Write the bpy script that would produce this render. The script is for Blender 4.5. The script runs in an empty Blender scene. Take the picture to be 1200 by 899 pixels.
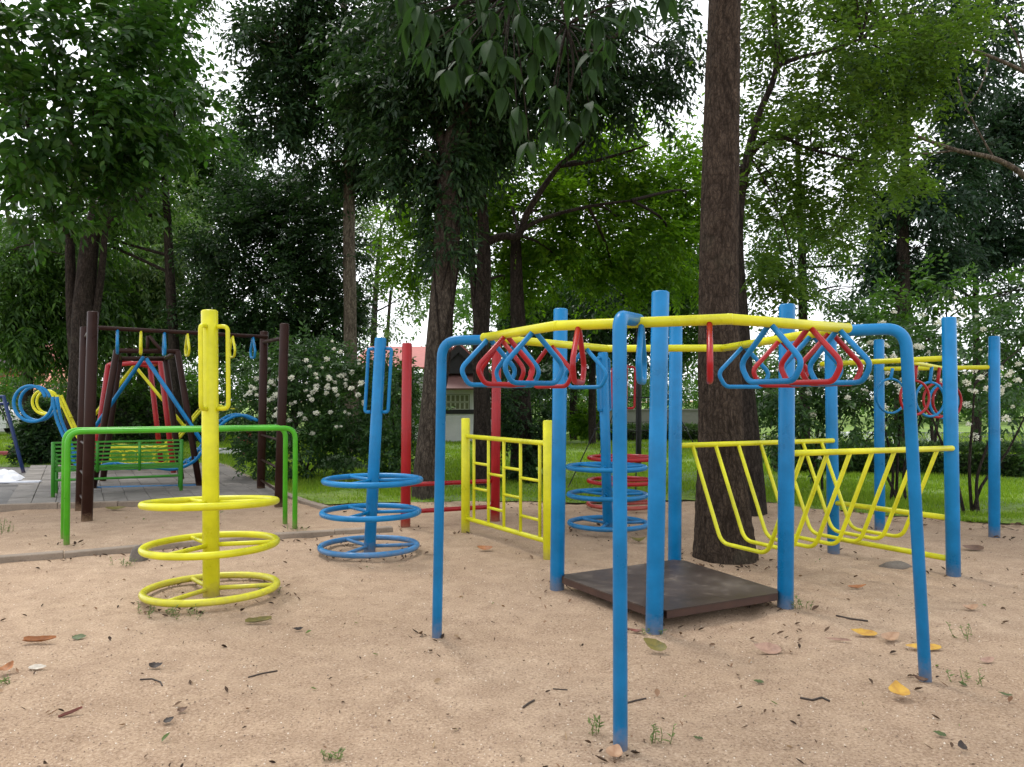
import bpy, math, random
import numpy as np
from mathutils import Vector, Matrix, noise as mnoise

SC = bpy.context.scene
R = math.radians
rnd = random.Random(7)

# ------------------------------------------------------------------ camera
CAM_H = 1.45
FPX = 902.0                     # focal length in pixels of a 1200 px wide frame
HORIZON = 468.0
PITCH = math.atan((HORIZON - 449.5) / FPX)
cam_d = bpy.data.cameras.new('camera')
cam = bpy.data.objects.new('camera', cam_d)
SC.collection.objects.link(cam)
cam.location = (0, 0, CAM_H)
cam.rotation_euler = (R(90) + PITCH, 0, 0)
cam_d.sensor_width = 36.0
cam_d.lens = FPX / 1200.0 * 36.0
cam_d.clip_start = 0.05
cam_d.clip_end = 2000
SC.camera = cam
SC.render.resolution_x, SC.render.resolution_y = 1024, 767

# ------------------------------------------------------------------ light
SUN_EL, SUN_AZ = R(62), R(-35)      # azimuth measured from +Y towards +X
w = bpy.data.worlds.new('World'); SC.world = w; w.use_nodes = True
nt = w.node_tree; nt.nodes.clear()
sky = nt.nodes.new('ShaderNodeTexSky'); sky.sky_type = 'NISHITA'; sky.sun_disc = False
sky.sun_elevation = SUN_EL; sky.sun_rotation = SUN_AZ
sky.air_density = 1.0; sky.dust_density = 2.0; sky.ozone_density = 1.0
hsv = nt.nodes.new('ShaderNodeHueSaturation'); hsv.inputs['Saturation'].default_value = 0.22
bg = nt.nodes.new('ShaderNodeBackground'); bg.inputs['Strength'].default_value = 0.15
out = nt.nodes.new('ShaderNodeOutputWorld')
nt.links.new(sky.outputs[0], hsv.inputs['Color']); 
haze_mix = nt.nodes.new('ShaderNodeMix'); haze_mix.data_type = 'RGBA'; haze_mix.inputs[0].default_value = .7
haze_mix.inputs[7].default_value = (9.0, 9.2, 9.6, 1)         # even bright overcast layer
nt.links.new(hsv.outputs[0], haze_mix.inputs[6]); nt.links.new(haze_mix.outputs[2], bg.inputs['Color'])
nt.links.new(bg.outputs[0], out.inputs[0])
sun_d = bpy.data.lights.new('sun', 'SUN'); sun_d.energy = 1.5; sun_d.angle = R(14); sun_d.color = (1, .965, .91)
sun = bpy.data.objects.new('sun', sun_d); SC.collection.objects.link(sun)
sv = Vector((math.sin(SUN_AZ) * math.cos(SUN_EL), math.cos(SUN_AZ) * math.cos(SUN_EL), math.sin(SUN_EL)))
sun.rotation_euler = sv.to_track_quat('Z', 'Y').to_euler()
SC.view_settings.view_transform = 'Standard'
SC.view_settings.look = 'None'
SC.view_settings.exposure = 0.66
SC.view_settings.gamma = 1
SC.cycles.max_bounces = 6
SC.cycles.transparent_max_bounces = 4

# ------------------------------------------------------------------ survey: photo pixel -> place in the world
CP, SP = math.cos(PITCH), math.sin(PITCH)
def ray(px, py):
    u, v = (px - 600) / FPX, -(py - 449.5) / FPX
    return Vector((u, CP - v * SP, SP + v * CP))
def at_z(px, py, z):
    r = ray(px, py); t = (z - CAM_H) / r.z
    return Vector((r.x * t, r.y * t, z))
def G(px, py): return at_z(px, py, 0.0)
def P(px, py, d):
    r = ray(px, py); t = d / r.y
    return Vector((r.x * t, d, CAM_H + r.z * t))
def px_m(n, d): return n * d / FPX

# ------------------------------------------------------------------ objects
COL = SC.collection
def link(name, me, mat=None, parent=None, **props):
    o = bpy.data.objects.new(name, me); COL.objects.link(o)
    if mat is not None and me is not None and not me.materials: me.materials.append(mat)
    if parent is not None: o.parent = parent
    for k, v in props.items(): o[k] = v
    return o
def thing(name, label, cat, loc=(0, 0, 0), group=None):
    o = bpy.data.objects.new(name, None); COL.objects.link(o); o.location = loc
    o.empty_display_size = .1
    o['label'] = label; o['category'] = cat
    if group: o['group'] = group
    return o
def tag(o, label, cat, group=None):
    o['label'] = label; o['category'] = cat
    if group: o['group'] = group
    return o
def local(parent, pts):
    l = parent.location
    return [Vector(p) - l for p in pts]

# ------------------------------------------------------------------ mesh helpers
def mesh_np(name, V, Fc, smooth=False):
    """V (n,3), Fc (m,k) arrays with one face size"""
    me = bpy.data.meshes.new(name)
    V = np.asarray(V, np.float32); Fc = np.asarray(Fc, np.int32)
    me.vertices.add(len(V)); me.vertices.foreach_set('co', V.ravel())
    k = Fc.shape[1]
    me.loops.add(Fc.size); me.loops.foreach_set('vertex_index', Fc.ravel())
    me.polygons.add(len(Fc))
    me.polygons.foreach_set('loop_start', np.arange(0, Fc.size, k, dtype=np.int32))
    if smooth: me.polygons.foreach_set('use_smooth', np.ones(len(Fc), bool))
    me.update(calc_edges=True); me.validate()
    return me
def mesh_py(name, V, F, smooth=False):
    me = bpy.data.meshes.new(name); me.from_pydata([tuple(v) for v in V], [], F)
    if smooth:
        for p in me.polygons: p.use_smooth = True
    me.update(); return me

class MB:
    def __init__(self): self.V = []; self.F = []; self.S = []
    def add(self, V, F, smooth=False):
        n = len(self.V); self.V += [tuple(v) for v in V]
        self.F += [tuple(i + n for i in f) for f in F]; self.S += [smooth] * len(F); return self
    def box(self, c, s, rot=None, bevel=0):
        c = Vector(c); hx, hy, hz = s[0] / 2, s[1] / 2, s[2] / 2
        b = bevel
        V = []; 
        if b <= 0:
            V = [Vector((x * hx, y * hy, z * hz)) for x in (-1, 1) for y in (-1, 1) for z in (-1, 1)]
            F = [(0, 1, 3, 2), (4, 6, 7, 5), (0, 4, 5, 1), (2, 3, 7, 6), (0, 2, 6, 4), (1, 5, 7, 3)]
        else:       # chamfered vertical and top edges
            ring = []
            for (x, y, i) in [(-1, -1, 0), (1, -1, 1), (1, 1, 2), (-1, 1, 3)]: ring.append((x * hx, y * hy))
            def rr(e, z): return [Vector((math.copysign(abs(x) - e, x), math.copysign(abs(y) - e, y), z)) for x, y in ring]
            V = rr(b, -hz) + rr(0, -hz + b) + rr(0, hz - b) + rr(b, hz)
            F = [(3, 2, 1, 0), (12, 13, 14, 15)]
            for k in range(3):
                for i in range(4): F.append((k * 4 + i, k * 4 + (i + 1) % 4, k * 4 + 4 + (i + 1) % 4, k * 4 + 4 + i))
        if rot is not None: V = [rot @ v for v in V]
        return self.add([v + c for v in V], F)
    def tube(self, pts, r, seg=12, closed=False, cap=True, smooth=True):
        V, F = tube_geo(pts, r, seg, closed, cap); return self.add(V, F, smooth)
    def mesh(self, name):
        me = bpy.data.meshes.new(name); me.from_pydata(self.V, [], self.F)
        me.polygons.foreach_set('use_smooth', self.S); me.update(); return me

def fillet(pts, rad, n=5):
    pts = [Vector(p) for p in pts]
    o = [pts[0]]
    for i in range(1, len(pts) - 1):
        a, b, c = pts[i - 1], pts[i], pts[i + 1]
        u, v = (a - b), (c - b); lu, lv = u.length, v.length; u.normalize(); v.normalize()
        ang = u.angle(v)
        if ang > R(178): o.append(b); continue
        t = min(rad / math.tan(ang / 2), lu * .49, lv * .49)
        p0, p2 = b + u * t, b + v * t
        for k in range(n + 1):
            s = k / n; o.append(p0 * (1 - s) ** 2 + b * 2 * s * (1 - s) + p2 * s * s)
    o.append(pts[-1]); return o

def tube_geo(pts, r, seg=12, closed=False, cap=True):
    pts = [Vector(p) for p in pts]; n = len(pts)
    rs = list(r) if isinstance(r, (list, tuple)) else [r] * n
    T = []
    for i in range(n):
        if closed: t = pts[(i + 1) % n] - pts[i - 1]
        else: t = pts[min(i + 1, n - 1)] - pts[max(i - 1, 0)]
        T.append(t.normalized())
    up = Vector((0, 0, 1)) if abs(T[0].z) < .9 else Vector((1, 0, 0))
    N = T[0].cross(up).normalized(); V = []; F = []
    for i in range(n):
        if i: 
            ax = T[i - 1].cross(T[i])
            if ax.length > 1e-7: N = Matrix.Rotation(T[i - 1].angle(T[i]), 3, ax) @ N
        B = T[i].cross(N).normalized(); N = B.cross(T[i]).normalized()
        for k in range(seg):
            a = 2 * math.pi * k / seg
            V.append(pts[i] + (N * math.cos(a) + B * math.sin(a)) * rs[i])
    for i in range(n if closed else n - 1):
        j = (i + 1) % n
        for k in range(seg):
            k2 = (k + 1) % seg
            F.append((i * seg + k, i * seg + k2, j * seg + k2, j * seg + k))
    if cap and not closed:
        c = .35
        for i, s in ((0, -1), (n - 1, 1)):      # slightly domed ends
            base = len(V); e = rs[i]
            for k in range(seg): V.append(pts[i] + (V[i * seg + k] - pts[i]) * .82 + T[i] * s * e * .16)
            for k in range(seg):
                k2 = (k + 1) % seg
                f = (i * seg + k, i * seg + k2, base + k2, base + k)
                F.append(f if s > 0 else f[::-1])
            f = tuple(base + k for k in range(seg)); F.append(f if s > 0 else f[::-1])
    return V, F
def circle(c, r, n=36, ax=None, ay=None):
    ax = ax or Vector((1, 0, 0)); ay = ay or Vector((0, 1, 0)); c = Vector(c)
    return [c + ax * r * math.cos(2 * math.pi * k / n) + ay * r * math.sin(2 * math.pi * k / n) for k in range(n)]
def pipe(name, pts, r, mat, parent, seg=14, closed=False, **props):
    return link(name, MB().tube(local(parent, pts), r, seg, closed).mesh(name), mat, parent, **props)

# ------------------------------------------------------------------ materials
class NT:
    def __init__(self, name):
        self.m = bpy.data.materials.new(name); self.m.use_nodes = True
        self.t = self.m.node_tree; self.t.nodes.clear()
        self.out = self.n('OutputMaterial')
    def n(self, kind, **kw):
        nd = self.t.nodes.new('ShaderNode' + kind)
        for k, v in kw.items(): setattr(nd, k, v)
        return nd
    def l(self, a, b): self.t.links.new(a, b)
    def coord(self, kind='Object'): return self.n('TexCoord').outputs[kind]
    def noise(self, vec, scale, detail=4, rough=.55, dist=0):
        t = self.n('TexNoise'); t.inputs['Scale'].default_value = scale; t.inputs['Detail'].default_value = detail
        t.inputs['Roughness'].default_value = rough; t.inputs['Distortion'].default_value = dist
        if vec is not None: self.l(vec, t.inputs['Vector'])
        return t.outputs['Fac']
    def ramp(self, fac, stops):
        r = self.n('ValToRGB'); e = r.color_ramp.elements
        while len(e) < len(stops): e.new(.5)
        for el, (p, c) in zip(e, stops): el.position = p; el.color = (*c, 1) if len(c) == 3 else c
        self.l(fac, r.inputs[0]); return r.outputs[0]
    def mix(self, fac, a, b, blend='MIX'):
        x = self.n('Mix', data_type='RGBA', blend_type=blend)
        for s, v in ((x.inputs[0], fac), (x.inputs[6], a), (x.inputs[7], b)):
            if isinstance(v, (int, float)): s.default_value = v
            elif isinstance(v, tuple): s.default_value = (*v, 1)
            else: self.l(v, s)
        return x.outputs[2]
    def bump(self, h, strength, dist=.01, normal=None):
        b = self.n('Bump'); b.inputs['Strength'].default_value = strength; b.inputs['Distance'].default_value = dist
        self.l(h, b.inputs['Height'])
        if normal is not None: self.l(normal, b.inputs['Normal'])
        return b.outputs[0]
    def principled(self, color, rough=.5, normal=None, **kw):
        p = self.n('BsdfPrincipled')
        if isinstance(color, tuple): p.inputs['Base Color'].default_value = (*color, 1)
        else: self.l(color, p.inputs['Base Color'])
        if isinstance(rough, (int, float)): p.inputs['Roughness'].default_value = rough
        else: self.l(rough, p.inputs['Roughness'])
        if normal is not None: self.l(normal, p.inputs['Normal'])
        for k, v in kw.items(): p.inputs[k].default_value = v
        return p.outputs[0]
    def done(self, sh): self.l(sh, self.out.inputs[0]); return self.m
    def math(self, op, a, b=0.0):
        m = self.n('Math', operation=op)
        for s, v in ((m.inputs[0], a), (m.inputs[1], b)):
            if isinstance(v, (int, float)): s.default_value = v
            else: self.l(v, s)
        return m.outputs[0]
    def scaled(self, vec, s):
        m = self.n('Mapping'); m.inputs['Scale'].default_value = s; self.l(vec, m.inputs['Vector']); return m.outputs[0]

def paint(name, c, rough=.30, wear=(.25, .18, .12), wear_amt=.5, spec=.38):
    t = NT(name); co = t.coord('Object')
    n1 = t.noise(co, 3.0, 6, .62); n2 = t.noise(co, 38, 4, .6); n3_ = t.noise(t.scaled(co, (30, 30, 3)), 1.0, 5, .65)
    dark = tuple(x * .70 for x in c); light = tuple(min(1, x * 1.14 + .004) for x in c)
    col = t.ramp(n1, [(.3, dark), (.7, light)])
    col = t.mix(t.ramp(n3_, [(.52, (0, 0, 0)), (.75, (.22,) * 3)]), col, tuple(min(1, x * 1.05 + .005) for x in c))     # sun-bleached streaks
    chips = t.ramp(t.noise(co, 16, 6, .72), [(.745, (0, 0, 0)), (.78, (wear_amt,) * 3)])
    col = t.mix(chips, col, wear)
    sp = t.n('SeparateXYZ'); t.l(co, sp.inputs[0])
    foot = t.ramp(t.math('ADD', sp.outputs[2], t.math('MULTIPLY', n2, .16)), [(.06, (.75,) * 3), (.20, (0, 0, 0))])     # dried mud splashed up the foot
    foot = t.math('MULTIPLY', foot, t.ramp(n1, [(.3, (.35,) * 3), (.6, (1,) * 3)]))
    col = t.mix(foot, col, (.30, .21, .135))
    rg = t.ramp(n1, [(.3, (rough * .75,) * 3), (.75, (rough * 1.7,) * 3)])
    return t.done(t.principled(col, rg, t.bump(n2, .10, .002), **{'Specular IOR Level': spec}))

BLUE = paint('blue_paint', (.001, .178, .43), spec=.30)
YELLOW = paint('yellow_paint', (.64, .62, .010), wear=(.45, .42, .10))
RED = paint('red_paint', (.33, .004, .009), .28)
GREEN = paint('green_paint', (.060, .36, .008))
BENCHGREEN = paint('bench_green_paint', (.030, .22, .012))
BROWN = paint('brown_paint', (.026, .009, .006), .36, spec=.14)
DARKBLUE = paint('dark_blue_paint', (.008, .03, .12))
BLACK = paint('black_paint', (.012, .013, .016), .5)
ROPE = paint('black_rope', (.02, .02, .022), .9)

def deck_mat():
    t = NT('brown_deck_plate'); co = t.coord('Object')
    n = t.noise(co, 2.2, 6, .6); f = t.noise(co, 45, 3)
    col = t.ramp(n, [(.35, (.030, .019, .015)), (.55, (.048, .032, .026)), (.75, (.12, .095, .075))])
    dust = t.ramp(t.noise(co, 9, 8, .75), [(.56, (0, 0, 0)), (.78, (.45,) * 3)])
    col = t.mix(dust, col, (.26, .20, .15))
    rg = t.ramp(n, [(.3, (.33,) * 3), (.7, (.62,) * 3)])
    return t.done(t.principled(col, rg, t.bump(f, .12, .003)))
DECK = deck_mat()
def deck_edge_mat():
    t = NT('rusty_brown_edge'); co = t.coord('Object'); n = t.noise(co, 7, 7, .68)
    return t.done(t.principled(t.ramp(n, [(.3, (.030, .012, .009)), (.6, (.055, .024, .016)), (.78, (.12, .075, .05))]), .5, t.bump(n, .1, .003)))
DECKEDGE = deck_edge_mat()

def sand_mat():
    t = NT('sand'); co = t.coord('Object')
    big = t.noise(co, .45, 5, .55); mid = t.noise(co, 5, 6, .62); fine = t.noise(co, 85, 4, .8); grit = t.noise(co, 170, 2, .6); spk = t.noise(co, 48, 5, .8)
    base = t.ramp(big, [(.32, (.365, .256, .168)), (.52, (.435, .312, .212)), (.72, (.49, .363, .256))])
    base = t.mix(t.ramp(mid, [(.35, (.6,) * 3), (.62, (0, 0, 0))]), base, (.27, .18, .118))
    base = t.mix(t.ramp(fine, [(.34, (.9,) * 3), (.49, (0, 0, 0))]), base, (.17, .11, .072))
    base = t.mix(t.ramp(fine, [(.54, (0, 0, 0)), (.68, (.8,) * 3)]), base, (.66, .52, .40))
    base = t.mix(t.ramp(grit, [(.62, (0, 0, 0)), (.68, (.75,) * 3)]), base, (.11, .07, .048))
    base = t.mix(t.ramp(spk, [(.675, (0, 0, 0)), (.70, (.8,) * 3)]), base, (.075, .045, .03))
    vo = t.n('TexVoronoi'); vo.inputs['Scale'].default_value = 65; t.l(co, vo.inputs['Vector'])
    nb = t.bump(mid, .45, .035); nb = t.bump(fine, .8, .008, nb); nb = t.bump(vo.outputs['Distance'], .3, .006, nb)
    return t.done(t.principled(base, .95, nb, **{'Specular IOR Level': .2}))
SAND = sand_mat()

def lawn_mat():
    t = NT('lawn'); co = t.coord('Object')
    a = t.noise(co, .5, 5, .6); b = t.noise(co, 14, 5, .7)
    col = t.ramp(a, [(.3, (.085, .155, .020)), (.5, (.15, .25, .026)), (.68, (.23, .31, .04)), (.8, (.27, .25, .09))])
    col = t.mix(t.ramp(b, [(.35, (.6,) * 3), (.6, (0, 0, 0))]), col, (.03, .05, .014))
    return t.done(t.principled(col, .9, t.bump(b, .8, .05)))
LAWN = lawn_mat()

def leaf_mat(name, a, b, c=None, trans=.35, rough=.45, spec=.32):
    t = NT(name); g = t.n('NewGeometry')
    stops = [(0, a), (.55, b)] + ([(1, c)] if c else [(1, tuple(x * 1.35 for x in b))])
    col = t.ramp(g.outputs['Random Per Island'], stops)
    p = t.principled(col, rough, **{'Specular IOR Level': spec})
    tr = t.n('BsdfTranslucent')
    tc = t.mix(.65, col, (.30, .42, .02), 'MIX')
    tc = t.mix(1.0, col, tc, 'SCREEN') if False else t.mix(.45, col, tuple(min(1, x * y) for x, y in zip(b, (2.6, 2.6, 1.0))))
    t.l(tc, tr.inputs['Color'])
    mx = t.n('MixShader'); mx.inputs[0].default_value = trans
    t.l(p, mx.inputs[1]); t.l(tr.outputs[0], mx.inputs[2])
    return t.done(mx.outputs[0])
L_DARK = leaf_mat('dark_leaf', (.009, .026, .010), (.018, .047, .015), (.040, .090, .023), .28, .48, .25)
L_BLUE = leaf_mat('blue_green_leaf', (.010, .027, .015), (.019, .048, .024), (.036, .078, .034), .25, .48, .25)
L_MID = leaf_mat('mid_leaf', (.018, .050, .010), (.038, .095, .014), (.080, .165, .020), .40, .48, .25)
L_BROAD = leaf_mat('broad_leaf', (.013, .042, .009), (.028, .082, .012), (.062, .145, .018), .40, .42, .28)
L_BRIGHT = leaf_mat('bright_leaf', (.035, .090, .008), (.080, .175, .010), (.150, .270, .016), .50, .5, .2)
L_FINE = leaf_mat('fine_leaf', (.030, .066, .011), (.058, .115, .016), (.11, .19, .022), .46, .5, .2)
L_PALE = leaf_mat('pale_leaf', (.035, .080, .022), (.075, .145, .038), (.18, .25, .07), .36, .5, .25)
L_SHRUB = leaf_mat('shrub_leaf', (.016, .045, .014), (.034, .085, .020), (.065, .14, .03), .30)
L_HEDGE = leaf_mat('hedge_leaf', (.018, .045, .014), (.04, .085, .022), (.09, .15, .035), .28)
L_NEAR = leaf_mat('large_leaf', (.010, .028, .011), (.019, .048, .015), (.055, .105, .018), .42, .55, .18)
L_GRASS = leaf_mat('grass_blade', (.09, .17, .015), (.17, .28, .022), (.27, .35, .045), .40, .6, .2)
L_WEED = leaf_mat('weed_leaf', (.07, .12, .03), (.12, .18, .05), (.2, .26, .09), .3)
PETAL = leaf_mat('white_petal', (.72, .73, .60), (.84, .83, .74), (.88, .88, .82), .25, .6)

def bark_mat(name, dark, light, scale=1.0, strength=1.0, stretch=.32):
    t = NT(name); co = t.coord('Object')
    w1 = t.noise(co, 5 * scale, 4, .6)
    wv = t.n('Mix', data_type='VECTOR'); wv.inputs[0].default_value = .10
    t.l(co, wv.inputs[4]); nz = t.n('TexNoise'); nz.inputs['Scale'].default_value = 6 * scale; t.l(co, nz.inputs['Vector']); t.l(nz.outputs['Color'], wv.inputs[5])
    v = t.scaled(wv.outputs[1], (1, 1, stretch))
    vo = t.n('TexVoronoi', feature='DISTANCE_TO_EDGE'); vo.inputs['Scale'].default_value = 26 * scale; t.l(v, vo.inputs['Vector'])
    n = t.noise(t.scaled(co, (18 * scale, 18 * scale, 5 * scale)), 1.0, 8, .68, .8); f = t.noise(co, 70 * scale, 4, .7); p = t.noise(co, 1.3, 4, .6)
    crack = t.ramp(vo.outputs['Distance'], [(.0, (1, 1, 1)), (.16, (0, 0, 0))])
    col = t.ramp(n, [(.36, dark), (.52, tuple((a + b) / 2 for a, b in zip(dark, light))), (.70, light)])
    col = t.mix(t.math('MULTIPLY', crack, .6), col, tuple(x * .35 for x in dark))
    col = t.mix(t.ramp(f, [(.38, (.5,) * 3), (.55, (0, 0, 0))]), col, tuple(x * .6 for x in dark))
    col = t.mix(t.ramp(p, [(.58, (0, 0, 0)), (.76, (.35,) * 3)]), col, (.13, .13, .09))
    nb = t.bump(n, 1.0 * strength, .05); nb = t.bump(vo.outputs['Distance'], .5 * strength, .05, nb); nb = t.bump(f, .6 * strength, .012, nb)
    return t.done(t.principled(col, .95, nb, **{'Specular IOR Level': .15}))
BARK = bark_mat('brown_bark', (.034, .024, .018), (.135, .100, .076), 1.25)
BARK_G = bark_mat('grey_bark', (.035, .028, .022), (.15, .125, .10))
BARK_D = bark_mat('dark_bark', (.018, .014, .012), (.075, .060, .048))
BARK_P = bark_mat('pale_bark', (.07, .055, .042), (.26, .22, .17), .8)

def concrete(name, a, b, rough=.88):
    t = NT(name); co = t.coord('Object')
    n = t.noise(co, 2.4, 7, .65); f = t.noise(co, 60, 4, .6)
    oi = t.n('ObjectInfo').outputs['Random']
    col = t.ramp(n, [(.3, a), (.72, b)])
    col = t.mix(t.math('MULTIPLY', oi, .35), col, tuple(x * .62 for x in a))
    col = t.mix(t.ramp(f, [(.3, (.5,) * 3), (.48, (0, 0, 0))]), col, tuple(x * .55 for x in a))
    return t.done(t.principled(col, rough, t.bump(f, .5, .006)))
PAVER = concrete('grey_paver', (.15, .135, .12), (.28, .255, .23))
KERB = concrete('kerb_concrete', (.21, .165, .125), (.36, .29, .225))
ASPHALT = concrete('dark_gravel', (.10, .095, .09), (.19, .18, .17))
WALLW = concrete('white_plaster', (.62, .62, .60), (.78, .78, .76))
STONE = concrete('grey_stone', (.12, .10, .085), (.22, .19, .16))
SOIL = concrete('dark_soil', (.05, .035, .025), (.11, .08, .055), .95)
def plain(name, c, rough=.7, **kw):
    t = NT(name); n = t.noise(t.coord('Object'), 6, 5, .6)
    return t.done(t.principled(t.ramp(n, [(.3, tuple(x * .8 for x in c)), (.7, c)]), rough, t.bump(n, .1, .01), **kw))
ROOFPINK = plain('pink_roof_tile', (.42, .13, .11)); ROOFBROWN = plain('brown_roof_tile', (.16, .075, .065))
DARKWOOD = plain('dark_wood', (.018, .016, .017)); ORANGEROOF = plain('orange_roof_tile', (.55, .20, .13))
VENTC = plain('vent_block', (.60, .62, .48)); GREYWALL = plain('grey_wall', (.30, .29, .29))
WHITE = plain('white_sheet', (.72, .74, .80)); CARW = plain('white_car_paint', (.75, .75, .76), .25)
GLASS = plain('dark_glass', (.02, .025, .03), .1); TYRE = plain('tyre_rubber', (.02, .02, .02), .8)
def water_mat():
    t = NT('pond_water'); n = t.noise(t.coord('Object'), 1.6, 3)
    return t.done(t.principled((.10, .11, .09), .06, t.bump(n, .15, .02)))
WATER = water_mat()

# ------------------------------------------------------------------ ground
def n3(x, y, z=0.0, s=1.0): return mnoise.noise(Vector((x * s, y * s, z)))
def ground_z(x, y):
    r = math.hypot(x - 1, y - 6)
    k = max(0.0, 1 - max(0, r - 9) / 5)
    dim = min(0.0, n3(x, y, 12.7, 3.4) + .28) * .045
    return k * (.020 * n3(x, y, 3.1, .8) + .014 * n3(x, y, 9.2, 2.6) + .008 * n3(x, y, 4.4, 6.5) + dim)
def build_ground():
    N = 300; xs = np.linspace(-11, 11, N); ys = .8 + 15.2 * np.linspace(0, 1, 260) ** 1.35
    V = []; F = []
    for y in ys:
        for x in xs: V.append((x, y, ground_z(x, y)))
    for j in range(len(ys) - 1):
        for i in range(N - 1):
            a = j * N + i; F.append((a, a + 1, a + N + 1, a + N))
    x0, x1, y0, y1 = -11, 11, .8, 16; M = 900
    # surround out to the horizon, sharing no area with the fine sheet
    def q(a, b, c, d):
        n = len(V); V.extend([(a, b, -.004), (c, b, -.004), (c, d, -.004), (a, d, -.004)]); F.append((n, n + 1, n + 2, n + 3))
    q(-M, -M, M, y0); q(-M, y1, M, M); q(-M, y0, x0, y1); q(x1, y0, M, y1)
    link('ground', mesh_py('ground', V, F, True), SAND, kind='structure')
build_ground()

LAWN_EDGE = [(-900, 546), (-300, 547), (30, 548), (140, 547), (258, 545), (268, 553), (300, 568), (335, 581), (383, 592), (440, 590), (520, 588),
             (600, 588), (680, 590), (760, 588), (830, 586), (900, 590), (980, 600), (1060, 606), (1125, 612), (1210, 617), (1400, 622), (1900, 628)]
def lawn_edge_pts():
    o = []
    for (a, b) in zip(LAWN_EDGE, LAWN_EDGE[1:]):
        n = max(2, int(abs(b[0] - a[0]) / 12))
        for k in range(n):
            s = k / n; p = G(a[0] + (b[0] - a[0]) * s, a[1] + (b[1] - a[1]) * s)
            amp = .16 if a[0] >= 383 else .02
            p.y += amp * (n3(p.x, p.y, 1, 1.5) + .6 * n3(p.x, p.y, 2, 5)); o.append(p)
    o.append(G(*LAWN_EDGE[-1])); return o
LE = lawn_edge_pts()
def build_lawn():
    rows = [0, .03, .07, .13, .2, .3, .42, .56, .72, .88, 1]
    V = []; F = []; n = len(LE)
    for t in rows:
        for p in LE:
            d = Vector((p.x, p.y, 0)); far = Vector((p.x * 320 / p.y, 320, 0))
            q = d.lerp(far, t ** 2.4); 
            z = .012 + (0 if t == 0 else .035 * (.5 + n3(q.x, q.y, 7, .5)))
            V.append((q.x, q.y, z))
    for j in range(len(rows) - 1):
        for i in range(n - 1):
            a = j * n + i; F.append((a, a + 1, a + n + 1, a + n))
    link('lawn', mesh_py('lawn', V, F, True), LAWN, kind='structure')
build_lawn()
def edge_y(x):
    best = None
    for a, b in zip(LE, LE[1:]):
        lo, hi = min(a.x, b.x), max(a.x, b.x)
        if lo <= x <= hi and hi > lo:
            y = a.y + (b.y - a.y) * (x - a.x) / (b.x - a.x); best = y if best is None else max(best, y)
    return best

# ------------------------------------------------------------------ foliage
class Leaves:
    def __init__(self, seed=1): self.r = np.random.default_rng(seed); self.V = []; self.F = []; self.n = 0
    def unit(self, a): return a / np.maximum(np.linalg.norm(a, axis=-1, keepdims=True), 1e-9)
    full = False
    def leaves(self, p, a, nrm, L, W, fold=.18, curl=.12):
        if self.full: return self.leaves_full(p, a, nrm, L, W, fold, curl)
        a = self.unit(a); s = self.unit(np.cross(a, nrm)); n = self.unit(np.cross(s, a))
        L = L[:, None]; W = W[:, None]
        b = p; m1 = p + a * L * .40
        l = m1 + s * W * .5 + n * W * fold; r_ = m1 - s * W * .5 + n * W * fold
        t = p + a * L - n * L * curl
        V = np.stack([b, r_, t, l], 1).reshape(-1, 3); k = len(p)
        i = self.n + 4 * np.arange(k)[:, None]
        F = np.concatenate([i + np.array([[0, 1, 2]]), i + np.array([[0, 2, 3]])], 0)
        self.V.append(V); self.F.append(F); self.n += 4 * k
    def leaves_full(self, p, a, nrm, L, W, fold, curl):
        a = self.unit(a); s = self.unit(np.cross(a, nrm)); n = self.unit(np.cross(s, a)); L = L[:, None]; W = W[:, None]
        pts = []
        for f, h in ((0, .0), (.22, .40), (.45, .5), (.70, .38), (.87, .17), (1, 0)):
            c = p + a * L * f - n * L * curl * f * f
            if h == 0: pts.append(c)
            else: pts += [c + s * W * h + n * W * fold * h * 2, c, c - s * W * h + n * W * fold * h * 2]
        V = np.stack(pts, 1).reshape(-1, 3); m = len(pts); k = len(p); i = self.n + m * np.arange(k)[:, None]
        tri = [(0, 2, 1), (0, 3, 2)]
        for q in range(3):
            b = 1 + 3 * q; tri += [(b, b + 1, b + 4), (b, b + 4, b + 3), (b + 1, b + 2, b + 5), (b + 1, b + 5, b + 4)]
        tri += [(10, 11, 13), (11, 12, 13)]
        self.F.append(np.concatenate([i + np.array([tt]) for tt in tri], 0)); self.V.append(V); self.n += m * k
    def twigs(self, o, t, K=9, tl=.5, L=.12, W=.045, theta=55, droop=.25, flat=.6, pair=False):
        """o, t: (N,3) twig starts and directions; K leaves on each"""
        r = self.r; N = len(o); t = self.unit(t)
        up = np.array([0, 0, 1.0]) + r.normal(0, 1 - flat, (N, 3)); s = self.unit(np.cross(t, up)); u = np.cross(s, t)
        tl = tl * r.uniform(.65, 1.3, (N, 1))
        for k in range(K):
            f = .12 + .88 * (k + r.uniform(-.3, .3, (N, 1))) / max(1, K - 1)
            p = o + t * tl * f - np.array([0, 0, 1.0]) * tl * f * f * droop * .6
            side = 1 if k % 2 else -1
            th = R(theta) * r.uniform(.7, 1.3, (N, 1)) * (.25 if k == K - 1 else 1)
            a = t * np.cos(th) + s * np.sin(th) * side + r.normal(0, .16, (N, 3)); a[:, 2] -= droop * r.uniform(.3, 1.7, N)
            nn = u + r.normal(0, .35, (N, 3))
            sc = r.uniform(.7, 1.25, N) * (1 - .25 * abs(k / max(1, K - 1) - .5))
            self.leaves(p, a, nn, L * sc, W * sc * r.uniform(.85, 1.15, N))
    def mesh(self, name): return mesh_np(name, np.concatenate(self.V), np.concatenate(self.F), False)

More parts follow.
